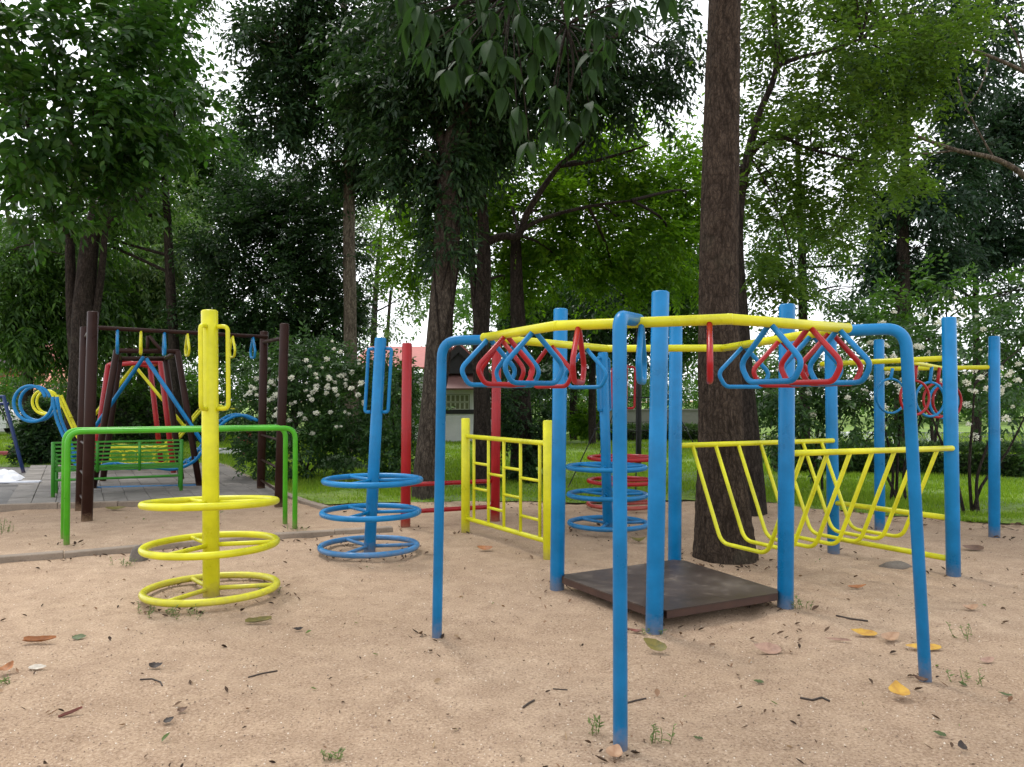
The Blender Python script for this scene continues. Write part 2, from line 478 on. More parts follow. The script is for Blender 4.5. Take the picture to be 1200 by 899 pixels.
def catmull(pts, n=6):
    pts = [Vector(p) for p in pts]; o = []
    for i in range(len(pts) - 1):
        p0 = pts[max(i - 1, 0)]; p1 = pts[i]; p2 = pts[i + 1]; p3 = pts[min(i + 2, len(pts) - 1)]
        for k in range(n):
            s = k / n; o.append(.5 * ((2 * p1) + (p2 - p0) * s + (2 * p0 - 5 * p1 + 4 * p2 - p3) * s * s + (3 * p1 - p0 - 3 * p2 + p3) * s ** 3))
    o.append(pts[-1]); return o
def trunk_geo(mb, pts, radii, seg=14, n=6, rough=.06, seed=0, fine=0):
    path = catmull(pts, n); m = len(path); k = len(radii) - 1
    rs = [radii[min(int(i / (m - 1) * k), k - 1)] * (1 - (i / (m - 1) * k - min(int(i / (m - 1) * k), k - 1))) +
          radii[min(int(i / (m - 1) * k), k - 1) + 1] * (i / (m - 1) * k - min(int(i / (m - 1) * k), k - 1)) for i in range(m)]
    V, F = tube_geo(path, rs, seg, cap=False)
    o = []
    for i in range(m):
        for j in range(seg):
            v = V[i * seg + j]; c = path[i]; d = v - c
            a = 2 * math.pi * j / seg
            f = 1 + rough * mnoise.noise(Vector((math.cos(a) * 1.7 + seed, math.sin(a) * 1.7, c.z * .8)))
            if fine: f += fine * (abs(mnoise.noise(Vector((math.cos(a) * 7 + seed, math.sin(a) * 7, c.z * 4.5)))) * -1.2 + .3 + .5 * mnoise.noise(Vector((math.cos(a) * 17, math.sin(a) * 17 + seed, c.z * 12))))
            o.append(c + d * f)
    mb.add(o, F, True)

def clump_sub(rng, clumps, per):
    """sub-centres (branch tips) inside each ellipsoidal clump"""
    subs = []
    for (c, rad, wgt) in clumps:
        m = max(3, int(per * wgt))
        d = rng.normal(size=(m, 3)); d /= np.linalg.norm(d, axis=1, keepdims=True)
        rr = rng.uniform(.25, 1, (m, 1)) ** .5
        subs.append((np.array(c), np.array(rad), np.array(c) + d * rr * np.array(rad)))
    return subs
def crown(tree, bark, mat, clumps, seed, per=14, tw=26, K=9, tl=.5, L=.12, W=.045, droop=.25, flat=.6, theta=55,
          sig=.20, trunk=None, attach=None, limb=.05, name='crown', out=.8, branches=True, full=False):
    """clumps: list of (centre, radii xyz, weight) in world space"""
    rng = np.random.default_rng(seed); lv = Leaves(seed + 1); lv.full = full; loc = np.array(tree.location)
    subs = clump_sub(rng, clumps, per)
    O = []; T = []
    for ci, (c, rad, sub) in enumerate(subs):
        for s in sub:
            m = max(4, int(tw * rng.uniform(.4, 1.5)))
            p = s + rng.normal(0, 1, (m, 3)) * rad * sig
            dirn = (p - c) / rad * out + rng.normal(0, .55, (m, 3)); dirn[:, 2] -= droop * .5
            O.append(p); T.append(dirn)
        if branches and trunk is not None and attach is not None:
            a = Vector(attach[min(ci, len(attach) - 1)]); cc = Vector(c)
            mid = a.lerp(cc, .5) + Vector(rng.normal(0, .06, 3)) * (cc - a).length + Vector((0, 0, .05 * (cc - a).length))
            p = [a, mid, cc]; trunk_geo(trunk, [q - Vector(loc) for q in p], [limb, limb * .7, limb * .4], 7, 4, 0)
            for s in sub[:max(4, len(sub) // 2)]:
                s = Vector(s); m2 = cc.lerp(s, .5) + Vector(rng.normal(0, .08, 3)) * (s - cc).length
                st = a.lerp(cc, rng.uniform(.55, 1)) if rng.random() < .5 else cc
                trunk_geo(trunk, [q - Vector(loc) for q in (st, m2, s)], [limb * .38, limb * .22, limb * .08], 5, 3, 0)
    O = np.concatenate(O) - loc; T = np.concatenate(T)
    lv.twigs(O, T, K, tl, L, W, theta, droop, flat)
    return link(name, lv.mesh(name), mat, tree, kind='stuff')
def C(px, py, d, rx, ry, w=1.0, rz=None):
    """an ellipsoid of leaves: centre at pixel, depth; radii in pixels"""
    a, b = px_m(rx, d), px_m(ry, d)
    return (tuple(P(px, py, d)), (a, rz or (a + b) / 2, b), w)
def tree(label, base, cat='tree', name='tree', group=None): return thing(name, label, cat, base, group)
def finish_trunk(t, mb, bark): return link('trunk', mb.mesh('trunk'), bark, t)

# ================================================================== PLAY EQUIPMENT
Z = Vector((0, 0, 1))
def vxy(v, z): return Vector((v.x, v.y, z))

# ---- climbing frame: platform, bridge of V rungs, ring station -------------
p655, p774, p920 = G(652.5, 690), G(766, 740), G(920, 712)
p790 = p655 + p920 - p774
p1117, p975, p1165, p1030 = G(1117.5, 675), G(977, 647), G(1165, 629), G(1031, 620)
cf = thing('playground_climber', 'large blue climbing frame with brown platform, yellow V-shaped rung bridge and a ring station', 'climbing frame', vxy((p774 + p920) / 2, 0))
TOP = 2.13
def cap_post(parent, a, b, r, mat, name='post', seg=22):
    mb = MB(); mb.tube(local(parent, [a - Vector((0, 0, .15)), b]), r, seg)
    return link(name, mb.mesh(name), mat, parent)
for a, tx, tp in ((p655, 657, 363), (p774, 774, 343), (p920, 922.5, 358), (p790, 792, 380), (p1117, 1112, 373), (p975, 973, 384), (p1165, 1165, 395), (p1030, 1030, 399)):
    b = P(tx, tp, a.y)
    cap_post(cf, a, Vector((b.x, a.y, b.z)), .055, BLUE)
# platform plate between the four posts
e1 = (p774 - p655); e2 = (p920 - p774)
corners = []
for s, t in ((.05, -.02), (1.0, .03), (1.02, .98), (.03, 1.02)): corners.append(p655 + e1 * s + e2 * t)
def prism(mb, poly, z0, z1):
    n = len(poly); V = [Vector((p.x, p.y, z0)) for p in poly] + [Vector((p.x, p.y, z1)) for p in poly]
    F = [tuple(range(n))[::-1], tuple(range(n, 2 * n))] + [(i, (i + 1) % n, n + (i + 1) % n, n + i) for i in range(n)]
    mb.add(V, F)
cc = sum(corners, Vector()) / 4
poly = []
for i, c in enumerate(corners):                     # corners cut away around the posts
    pv, nx = corners[i - 1], corners[(i + 1) % 4]
    poly += [c + (pv - c).normalized() * .07, c + (nx - c).normalized() * .07]
mb = MB(); prism(mb, local(cf, poly), .112, .118)
plate = mb.mesh('deck_plate')
link('deck_plate', plate, DECK, cf)
for i in range(4):
    a, b = corners[i], corners[(i + 1) % 4]; u = (b - a).normalized(); inn = (cc - (a + b) / 2).normalized()
    m = MB(); q = [a + u * .07, b - u * .07, b - u * .07 + inn * .035, a + u * .07 + inn * .035]
    prism(m, local(cf, q), .066, .1105); link('deck_edge', m.mesh('deck_edge'), DECKEDGE, cf)
for s in (.3, .7):                                  # bearers under the plate
    m = MB(); a = corners[0].lerp(corners[3], s); b = corners[1].lerp(corners[2], s); u = (b - a).normalized(); v = Z.cross(u) * .02
    prism(m, local(cf, [a + u * .05 - v, b - u * .05 - v, b - u * .05 + v, a + u * .05 + v]), .05, .109); link('deck_bearer', m.mesh('deck_bearer'), BROWN, cf)
for p in (p655, p774, p920, p790):                  # brackets that carry the plate on the posts
    u = (cc - p); u.z = 0; u.normalize(); v = Z.cross(u) * .03
    m = MB(); prism(m, local(cf, [p + u * .05 - v, p + u * .13 - v, p + u * .13 + v, p + u * .05 + v]), .055, .108); link('bracket', m.mesh('bracket'), BROWN, cf)
# bridge
zr = 1.06
dirf = (p1117 - p920).normalized()
inn = Z.cross(dirf) * .0
rf0, rf1 = vxy(p920 + dirf * .05, zr + .01), vxy(p1117, zr - .01) + Vector((-.03, -.055, 0))
rb0, rb1 = vxy(p790 + dirf * .05, zr), vxy(p975, zr) + Vector((-.02, -.055, 0))
pipe('bridge_rail', [rf0, rf1], .0225, YELLOW, cf)
pipe('bridge_rail', [rb0, rb1], .0225, YELLOW, cf)
def at_px(a, b, px):            # point on the line a-b that shows at column px
    u = (px - 600) / FPX
    # x = u*y
    t = (u * a.y - a.x) / ((b.x - a.x) - u * (b.y - a.y)); return a + (b - a) * t
for fx, bx in zip((941, 969.5, 996, 1022, 1048, 1074, 1098), (811, 838, 864.5, 890.6, 916, 940, 961.6)):
    a, b = at_px(rf0, rf1, fx), at_px(rb0, rb1, bx); m = (a + b) / 2; u = (a - b); u.z = 0; u.normalize()
    z0 = .29
    pts = [a - Vector((0, 0, .0)), vxy(m + u * .25, z0), vxy(m - u * .25, z0), b]
    pipe('bridge_rung', fillet(pts, .13, 6), .0165, YELLOW, cf, 10)
# lower bars of the station
for z in (.47, .135): pipe('crossbar', [vxy(p975, z) + Vector((0, -.02, 0)), vxy(p1117, z)], .024, YELLOW, cf)
zt = 1.79
d1 = (p975 - p1117).normalized()
pipe('overhead_rail', [vxy(p1117, zt), vxy(p975, zt) + d1 * .12], .024, YELLOW, cf)
pipe('overhead_rail', [vxy(p1165, zt), vxy(p1030, zt) ], .024, YELLOW, cf)
pipe('overhead_rail', fillet([at_z(1062, 424, zt - .0), at_z(1078, 426.5, zt), at_z(1103, 431.0, zt), at_z(1112, 431.5, zt)], .2), .019, YELLOW, cf)
for cx, cy, sy, d, mat in ((1044, 464, 432, 8.25, BLUE), (1072, 466, 428, 7.4, RED), (1090, 468, 430, 7.8, BLUE), (1099, 469, 431, 8.0, RED), (1106, 470, 432, 8.25, BLUE), (1110, 470, 432, 8.4, RED)):
    c = P(cx, cy, d); top = P(cx + 2, sy, d); rr = px_m(20, d)
    ax = Vector((1, .25, 0)).normalized()
    ringo = link('hanging_ring', MB().tube(local(cf, circle(c, rr, 32, ax, Z)), .0125, 10, True).mesh('hanging_ring'), mat, cf)
    link('stem', MB().tube(local(cf, [c + Vector((0, 0, rr)), top]), .017, 10).mesh('stem'), mat, ringo)

# ---- overhead ring ladder --------------------------------------------------
zk = 1.80
HX = dict(FR=at_z(855, 374, zk), FL=at_z(652, 381.7, zk), L=at_z(568, 395.5, zk), RL=at_z(711, 408.5, zk), RR=at_z(848, 408, zk), R=at_z(992, 384.5, zk))
ctr = sum(HX.values(), Vector()) / 6
ol = thing('overhead_ladder', 'six-sided yellow overhead ladder hung with red and blue triangle grips on three blue legs', 'monkey bars', vxy(ctr, 0))
order = ['FR', 'R', 'RR', 'RL', 'L', 'FL']
for a, b in zip(order, order[1:] + order[:1]):
    pa, pb = HX[a], HX[b]; u = (pb - pa).normalized()
    mid_c = (pa + pb) / 2
    pipe('overhead_rail', [pa - u * .012, pb + u * .012], .0245, YELLOW, ol, 16)
def tri_grip(a, b, px, mat):
    p = at_px(HX[a], HX[b], px); u = (HX[b] - HX[a]).normalized(); r_ = u.cross(Z).normalized()
    if a == 'FL': r_ = Vector((math.sin(R(14)), math.cos(R(14)), 0))
    pr = [(-.012, -.018), (-.175, -.185), (-.125, -.270), (.125, -.270), (.175, -.185), (.012, -.018)]
    pts = [p + r_ * x + Z * z for x, z in pr]
    pipe('triangle_grip', fillet(pts, .055, 6), .0135, mat, ol, 10)
for px, m in ((678, RED), (752, BLUE), (832, RED)): tri_grip('FL', 'FR', px, m)
for px, m in ((903, BLUE), (949, RED), (983, BLUE)): tri_grip('FR', 'R', px, m)
for px, m in ((872, BLUE), (915, RED), (952, BLUE), (974, RED)): tri_grip('RR', 'R', px, m)
for px, m in ((626, BLUE), (593, RED), (573, BLUE)): tri_grip('L', 'FL', px, m)
for px, m in ((588, RED), (606, BLUE), (645, RED), (686, BLUE)): tri_grip('L', 'RL', px, m)
for base, top, end in ((G(512, 747), P(518, 399, 4.69), P(570, 398.5, 4.66)), (G(1084.5, 797), P(1061, 384.5, 3.95), P(993, 387.5, 4.0)), (G(727, 880), P(726, 371.5, 3.24), P(748, 375.5, 3.58))):
    base = base + (base - top).normalized() * .12
    rad = .11 if abs(end.x - top.x) > .2 else .075
    pipe('leg', fillet([base, top, end], rad, 8), .0305, BLUE, ol, 20)

# ---- yellow ladder panel ---------------------------------------------------
a, b = G(545.5, 623), G(642.5, 654); u = (b - a).normalized()
lp = thing('ladder_panel', 'low yellow climbing panel of bars standing between two short yellow posts', 'climbing panel', a)
cap_post(lp, a, vxy(a, 1.235), .048, YELLOW); cap_post(lp, b, vxy(b, 1.25), .048, YELLOW)
for z in (1.045, .15): pipe('rail', [vxy(a, z), vxy(b, z)], .024, YELLOW, lp)
cols = [at_px(a, b, q) for q in (555.5, 572.5, 590.5, 610, 632.5)]
for c in cols: pipe('upright', [vxy(c, .165), vxy(c, 1.03)], .0165, YELLOW, lp, 10)
for i, (z0, z1) in enumerate(((.765, .495), (.675, .325), (.765, .495), (.69, .325))):
    for z in (z0, z1): pipe('step', [vxy(cols[i], z), vxy(cols[i + 1], z)], .015, YELLOW, lp, 10)

# ---- spin towers: pole with three rings and two grips ----------------------
def spin_tower(label, base, toppx, mat, discs, dia, grip, gdirs, spoke0=0, tilt=0, pole_r=.06, lean=(0, 0, 0)):
    t = thing('spin_tower', label, 'playground spinner', base, 'spinning poles with three hoops')
    top = P(*toppx, base.y); top.y = base.y
    ax = (top - base).normalized()
    cap_post(t, base, top, pole_r, mat, 'pole', 24)
    X = Vector((1, 0, tilt)); X = (X - ax * X.dot(ax)).normalized(); Y = ax.cross(X).normalized()
    if abs(tilt) == 0: X, Y = Vector((1, 0, 0)), Vector((0, 1, 0))
    tr = .0265
    for k, z in enumerate(discs):
        c = base + ax * (z / ax.z); Y = (ax.cross(X).normalized() - Z * math.tan(R(lean[k]))).normalized()
        h = link('hoop', MB().tube(local(t, circle(c, dia / 2, 48, X, Y)), tr, 12, True).mesh('hoop'), mat, t)
        for j in range(3):
            an = R(spoke0 + 120 * j); dv = X * math.cos(an) + Y * math.sin(an)
            link('spoke', MB().tube(local(t, [c + dv * pole_r * .8, c + dv * (dia / 2)]), .017, 10).mesh('spoke'), mat, h)
    for gd in gdirs:
        g = Vector((math.cos(R(gd)), math.sin(R(gd)), 0))
        z0, z1, ext = grip; q = [(0.03, z1), (ext, z1), (ext, z0), (0.03, z0)]
        pts = [base + ax * (z / ax.z) + g * (x + pole_r * (.6 if x < .05 else 1)) for x, z in q]
        pipe('grip', fillet(pts, .07, 6), .0165, mat, t, 10)
spin_tower('yellow spinning pole with three yellow hoops and looped grips', G(248, 698), (245.5, 365), YELLOW, (.685, .375, .055), .925, (1.38, 1.99, .09), (-93, -12), 10, .03, lean=(3.6, .5, 1.0))
spin_tower('blue spinning pole leaning to the right in front of the flowering shrub', G(432, 648), (446, 397), BLUE, (.685, .385, .065), .90, (1.33, 1.93, .058), (172, -8), 130, .0, .055)
spin_tower('blue spinning pole showing between the tall posts of the climbing frame', G(713, 624), (706.5, 414), BLUE, (.71, .41, .10), .84, (1.33, 1.9, .06), (230, 50), 130, 0, .055)
spin_tower('red spinning pole half hidden behind the blue climbing frame posts', at_z(728, 596, 0), (731, 428), RED, (.67, .365, .06), .88, (1.33, 1.88, .10), (185, 5), 130, 0, .055)

# ---- red exercise bars -----------------------------------------------------
a, b = G(475, 618), G(580, 611)
rb = thing('step_bars', 'two tall red posts joined by two low red bars', 'exercise bars', a)
cap_post(rb, a, P(477, 403, a.y), .056, RED); cap_post(rb, b, P(582, 404, b.y), .056, RED)
for z in (.48, .175): pipe('bar', [vxy(a, z), vxy(b, z)], .026, RED, rb)

# ---- green parallel bars ---------------------------------------------------
gb = thing('parallel_bars', 'pair of bright green parallel bars on thin legs behind the yellow spinning pole', 'parallel bars', G(77, 639))
for (l, r_) in (((78, 639.5), (345.5, 619.5)), ((74.5, 632), (334, 614))):
    a, b = G(*l), G(*r_); z = 1.128
    pipe('bar', fillet([a - Z * .1, vxy(a, z), vxy(b, z), b - Z * .1], .13, 8), .028, GREEN, gb, 16)

# ---- brown hanging-bar station ---------------------------------------------
LFp, LBp, RFp, RBp = G(101.5, 611), G(94, 598), G(326.5, 594), G(305.5, 577.5)
hb = thing('hanging_bar', 'dark brown four-post overhead bar with small blue and yellow grips', 'monkey bars', LFp)
for p, tx, ty in ((LFp, 109, 366), (LBp, 100, 384), (RFp, 333.5, 380), (RBp, 309.5, 389)):
    cap_post(hb, p, P(tx, ty, p.y), .062, BROWN)
m0 = P(112, 384, (LFp.y + LBp.y) / 2); m1 = P(313, 395, (RFp.y + RBp.y) / 2)
pipe('beam', [m0, m1], .028, BROWN, hb)
pipe('crossbar', [P(109, 383, LFp.y), P(101, 395, LBp.y)], .028, BROWN, hb)
pipe('crossbar', [P(333, 396, RFp.y), P(309, 401, RBp.y)], .028, BROWN, hb)
for z in (.9, .52, .2):
    pipe('rung', [vxy(LFp, z), vxy(LBp, z)], .017, BROWN, hb, 10); pipe('rung', [vxy(RFp, z), vxy(RBp, z)], .017, BROWN, hb, 10)
ub = (m1 - m0).normalized(); rdir = vxy(ray(128, 400), 0).normalized()
for i, px in enumerate((137, 164.5, 192, 219, 246, 272, 296)):
    p = at_px(m0, m1, px); ang = R(rnd.uniform(-5, 5)) + (R(10) if i > 2 else 0); dr = Matrix.Rotation(ang, 3, 'Z') @ rdir
    pr = [(-.01, -.02), (-.13, -.22), (-.09, -.31), (.09, -.31), (.13, -.22), (.01, -.02)]
    pipe('grip', fillet([p + dr * x + Z * z for x, z in pr], .05, 5), .018, (BLUE, YELLOW)[i % 2], hb, 10)

# ---- green bench -----------------------------------------------------------
a, b = G(62, 588), G(212, 580.5); ub = (b - a).normalized(); bk = Vector((-ub.y, ub.x, 0))
bench = thing('bench', 'green slatted park bench seen from behind on the grey paving', 'bench', a)
for e in (a, b):
    pipe('leg', [e, vxy(e, .84) - bk * .04], .027, BENCHGREEN, bench, 10)
    pipe('leg', [e + bk * .48, vxy(e + bk * .46, .42)], .024, BENCHGREEN, bench, 10)
    pipe('armrest', fillet([vxy(e, .64), vxy(e + bk * .5, .64), vxy(e + bk * .46, .42)], .08), .019, BENCHGREEN, bench, 8)
for s in (.33, .66): pipe('back_upright', [vxy(a.lerp(b, s), .40), vxy(a.lerp(b, s), .82) - bk * .04], .022, BENCHGREEN, bench, 8)
for i in range(7):
    z = .835 - .058 * i; q = -bk * .04 * (z - .42) / .42
    m = MB(); c = (a + b) / 2 + q; rot = Matrix.Rotation(math.atan2(ub.y, ub.x), 3, 'Z')
    m.box(local(bench, [vxy(c, z)])[0], ((b - a).length, .018, .026), rot); link('back_slat', m.mesh('back_slat'), BENCHGREEN, bench)
for i in range(7):
    m = MB(); c = (a + b) / 2 + bk * (.05 + .07 * i)
    m.box(local(bench, [vxy(c, .425)])[0], ((b - a).length, .045, .022), rot); link('seat_slat', m.mesh('seat_slat'), BENCHGREEN, bench)
pipe('stretcher', [vxy(a, .30), vxy(b, .30)], .018, BENCHGREEN, bench, 8)

# ---- swing frames and glider swings ----------------------------------------
def a_frame(label, mat, r, feet, tops, extra):
    s = thing('swing_frame', label, 'swing frame', feet[0])
    for f, t in zip(feet, tops): pipe('leg', [f, t], r, mat, s, 12)
    for (i, j) in ((0, 1), (2, 3), (0, 2), (1, 3)): pipe('top_bar', [tops[i], tops[j]], r * .8, mat, s, 10)
    for p, q in extra: pipe('brace', [p, q], r * .55, mat, s, 8)
    return s
d0, d1_ = 12.0, 13.1
a_frame('dark brown swing frame with splayed legs behind the green bench', BROWN, .05,
        [vxy(P(108, 577, d0), 0), vxy(P(234.5, 572.5, d0 + .4), 0), vxy(P(120, 562, d1_), 0), vxy(P(213, 560, d1_ + .4), 0)],
        [P(137, 411, d0), P(208, 412, d0 + .4), P(140, 420.5, d1_), P(194, 420.5, d1_ + .4)],
        [(P(173, 411, d0 + .2), P(173, 394, d0 + .2)), (P(175, 394, d0 + .2), P(190, 412, d0 + .2))])
d2, d3 = 14.6, 15.6
a_frame('red swing frame standing behind the brown one', RED, .05,
        [vxy(P(108, 555, d2), 0), vxy(P(204, 553, d2), 0), vxy(P(118, 545, d3), 0), vxy(P(190, 545, d3), 0)],
        [P(127, 428, d2), P(188, 424, d2), P(140, 422, d3), P(176, 430, d3)], [])
def glider(label, mat, dA, dB, side, hang, slats, group=None, rr=.026, scrolls=()):
    s = thing('glider_swing', label, 'swing seat', vxy(P(side[len(side) // 2][0], 560, dA), 0), group)
    LA = [P(x, y, dA) for x, y in side]; LB = []
    back = vxy(ray(165, 450), 0).normalized() * (dB - dA)
    for p in LA: LB.append(p + back)
    for L_ in (LA, LB): pipe('side_rail', catmull(L_, 4), rr, mat, s, 10)
    for (p, q) in hang:
        A, B = P(*p, dA), P(*q, dA)
        for off in (.08, .92): pipe('hanger', [A + back * off, B + back * off], .026, mat, s, 8)
    for sx_, sy_ in scrolls:                        # iron scrollwork under the seats
        c = P(sx_, sy_, dA); c2 = c + back
        for q in (c, c2): link('scroll', MB().tube(local(s, circle(q, .15, 20, Vector((1, 0, 0)), Z)), .016, 8, True).mesh('scroll'), mat, s)
    n = len(LA)
    for i0, i1, k, sm in slats:
        for q in range(k):
            f = i0 + (i1 - i0) * q / max(1, k - 1); i = min(int(f), n - 2); g = f - i
            A = LA[i].lerp(LA[i + 1], g); m = MB(); m.box(local(s, [A + back * .5 + Z * .012])[0], (.06, dB - dA, .02), Matrix.Rotation(-math.atan2(back.x, back.y), 3, 'Z')); link('slat', m.mesh('slat'), sm, s)
    return s
def spiral(cx, cy, r0, r1, a0, a1, n):
    return [(cx + (r0 + (r1 - r0) * k / (n - 1)) * math.cos(R(a0 + (a1 - a0) * k / (n - 1))), cy - (r0 + (r1 - r0) * k / (n - 1)) * math.sin(R(a0 + (a1 - a0) * k / (n - 1)))) for k in range(n)]
blue_side = spiral(37, 471, 17, 26, 20, 395, 18)[:-1] + [(66, 490), (76, 515), (86, 540), (100, 552), (130, 547), (150, 549), (180, 548), (205, 550), (228, 540), (243, 520), (257, 500), (272, 489), (287, 487), (302, 493)]
glider('blue glider swing with curled scroll ends facing the bench', BLUE, 12.25, 12.95, blue_side, [((168, 418), (84, 539)), ((172, 420), (246, 530))], [(18, 22, 6, BLUE), (23, 26, 8, BLUE), (27, 30, 6, BLUE)], 'glider swings')
yel_side = spiral(52, 470, 11, 18, 0, 410, 16)[:-1] + [(70, 468), (80, 490), (92, 514), (108, 528), (135, 524), (160, 525), (185, 526), (207, 516), (222, 498), (236, 481), (248, 474), (262, 477)]
glider('yellow glider swing hanging in the red frame', YELLOW, 14.75, 15.45, yel_side, [((157, 428), (90, 511)), ((158, 428), (219, 503))], [(16, 19, 5, YELLOW), (19, 24, 9, YELLOW), (24, 27, 5, YELLOW)], 'glider swings', scrolls=[(100, 537), (118, 537), (136, 537), (154, 537), (172, 537), (190, 537)])
pb = vxy(P(108, 577, 12.05), .06), vxy(P(232, 573, 12.4), .06)
fb = tag(link('floor_bar', MB().tube(pb, .03, 10).mesh('floor_bar'), BLUE), 'long blue pipe lying low across the paving under the swings', 'pipe')
# partly seen frame at the left edge
fr = thing('swing_frame', 'dark blue swing frame cut off by the left edge of the photo', 'swing frame', vxy(P(10, 545, 15), 0))
pipe('top_bar', [P(-60, 464, 15), P(4, 465, 15)], .035, DARKBLUE, fr, 10); pipe('top_bar', [P(-60, 475, 16), P(10, 473, 16)], .035, DARKBLUE, fr, 10)
pipe('leg', [P(4, 464, 15), vxy(P(28, 555, 15), 0)], .035, DARKBLUE, fr, 10); pipe('leg', [P(-58, 464, 15), vxy(P(-80, 555, 15), 0)], .035, DARKBLUE, fr, 10)
pipe('hanger', [P(-4, 466, 15.5), P(20, 520, 15.5)], .012, BLACK, fr, 6); pipe('hanger', [P(-4, 466, 15.5), P(-20, 530, 15.5)], .012, BLACK, fr, 6)

# ---- rope climber ----------------------------------------------------------
mb_ = G(748, 556)
rc = thing('rope_climber', 'black mast with slack black climbing ropes on the lawn', 'climbing net', mb_)
cap_post(rc, mb_, P(749, 375, mb_.y), .056, BLACK, 'mast', 14)
topz = 2.75
feet = [G(664, 575), G(700, 540), G(800, 536), G(838, 566), G(745, 585)]
for f in feet:
    pipe('rope', [vxy(mb_, topz), vxy(mb_.lerp(f, .5), topz / 2 - .08), f], .010, ROPE, rc, 6)
for lv_ in (.28, .46, .66):
    rg = [vxy(mb_.lerp(f, lv_), topz * (1 - lv_)) for f in (feet[0], feet[1], feet[2], feet[3], feet[4])]
    pipe('rope', rg, .008, ROPE, rc, 6, True)

# ================================================================== SURFACES
# paving
A, B = G(6, 597.5), G(336, 587); Cc, D = G(258, 546), G(36, 549)
slab = thing('paving', 'grey block paving under the bench and swings', 'paving', vxy(A, 0))
slab['kind'] = 'structure'; del slab['category']; del slab['label']
NU, NV = 12, 18
vers = []
for k in range(6):
    m = MB(); z0, z1 = 0, .055 + .004 * (k % 3)
    V = [Vector((x, y, z)) for x, y, z in ((0, 0, z0), (1, 0, z0), (1, 1, z0), (0, 1, z0))]
for i in range(NU):
    for j in range(NV):
        def bl(u, v): return (A * (1 - u) + B * u) * (1 - v) + (D * (1 - u) + Cc * u) * v
        g = .003
        q = [bl(i / NU, j / NV), bl((i + 1) / NU, j / NV), bl((i + 1) / NU, (j + 1) / NV), bl(i / NU, (j + 1) / NV)]
        c = sum(q, Vector()) / 4; m = MB(); h = .066 + rnd.uniform(-.006, .006)
        lo = [p + (c - p).normalized() * g for p in q]; hi = [p + (c - p).normalized() * (g + .008) for p in q]
        V = [vxy(p, .0) - slab.location * 1 for p in lo] + [vxy(p, h - .01) - slab.location for p in lo] + [vxy(p, h + rnd.uniform(-.002, .002)) - slab.location for p in hi]
        F = [(8, 9, 10, 11)] + [(s * 4 + e, s * 4 + (e + 1) % 4, s * 4 + 4 + (e + 1) % 4, s * 4 + 4 + e) for s in (0, 1) for e in range(4)]
        m.add(V, F); link('paver', m.mesh('paver'), PAVER, slab)
# bed under the pavers (joint sand)
m = MB(); prism(m, [A, B, Cc, D], .004, .05); link('paving_bed', m.mesh('paving_bed'), ASPHALT, None, kind='structure')
# dark gravel strip left of the paving
m = MB(); q = [G(-120, 600), A + Vector((-.02, 0, 0)), D + Vector((-.02, 0, 0)), G(-60, 549)]
m.add([vxy(p, .022) for p in q], [(0, 1, 2, 3)]); link('path', m.mesh('path'), ASPHALT, None, kind='structure')
# kerbs
def kerb(label, pts, wdt, h, n):
    k = thing('kerb', label, 'kerb', vxy(pts[0], 0))
    path = []
    tot = 0; seg = []
    for a, b in zip(pts, pts[1:]): seg.append((tot, tot + (b - a).length, a, b)); tot += (b - a).length
    def at(s):
        for s0, s1, a, b in seg:
            if s <= s1 + 1e-6: return a.lerp(b, (s - s0) / (s1 - s0))
        return seg[-1][3]
    for i in range(n):
        a, b = at(tot * i / n), at(tot * (i + 1) / n); u = (b - a).normalized()
        m = MB(); c = (a + b) / 2; c.z = h / 2 - .03 + rnd.uniform(-.006, .006)
        m.box(local(k, [c])[0], ((b - a).length - .008, wdt, h + .06), Matrix.Rotation(math.atan2(u.y, u.x), 3, 'Z') @ Matrix.Rotation(rnd.uniform(-.006, .006), 3, 'Y'), .008)
        link('kerb_stone', m.mesh('kerb_stone'), KERB, k)
kerb('low concrete kerb half sunk in the sand behind the yellow spinning pole', [G(-330, 676), G(0, 660), G(190, 643), G(330, 630.5), G(460, 623)], .11, .055, 9)
kerb('concrete edging along the front of the grey paving', [A + Vector((-.06, -.08, 0)), A.lerp(B, .5) + Vector((0, -.08, 0)), B + Vector((.02, -.08, 0))], .09, .078, 5)
kerb('narrow concrete edging curving between lawn and sand beside the paving', [Cc + Vector((.1, 0, 0)), G(272, 553), G(303, 566), B + Vector((.1, .02, 0)), G(384, 598)], .10, .05, 9)

# water, hedges
m = MB(); q = [G(860, 529), G(1040, 531), G(1300, 533), G(1700, 536), G(1700, 511), G(1200, 509), G(980, 508), G(880, 512)]
m.add([vxy(p, .075) for p in q], [tuple(range(8))]); link('pond_water', m.mesh('pond_water'), WATER, None, kind='structure')

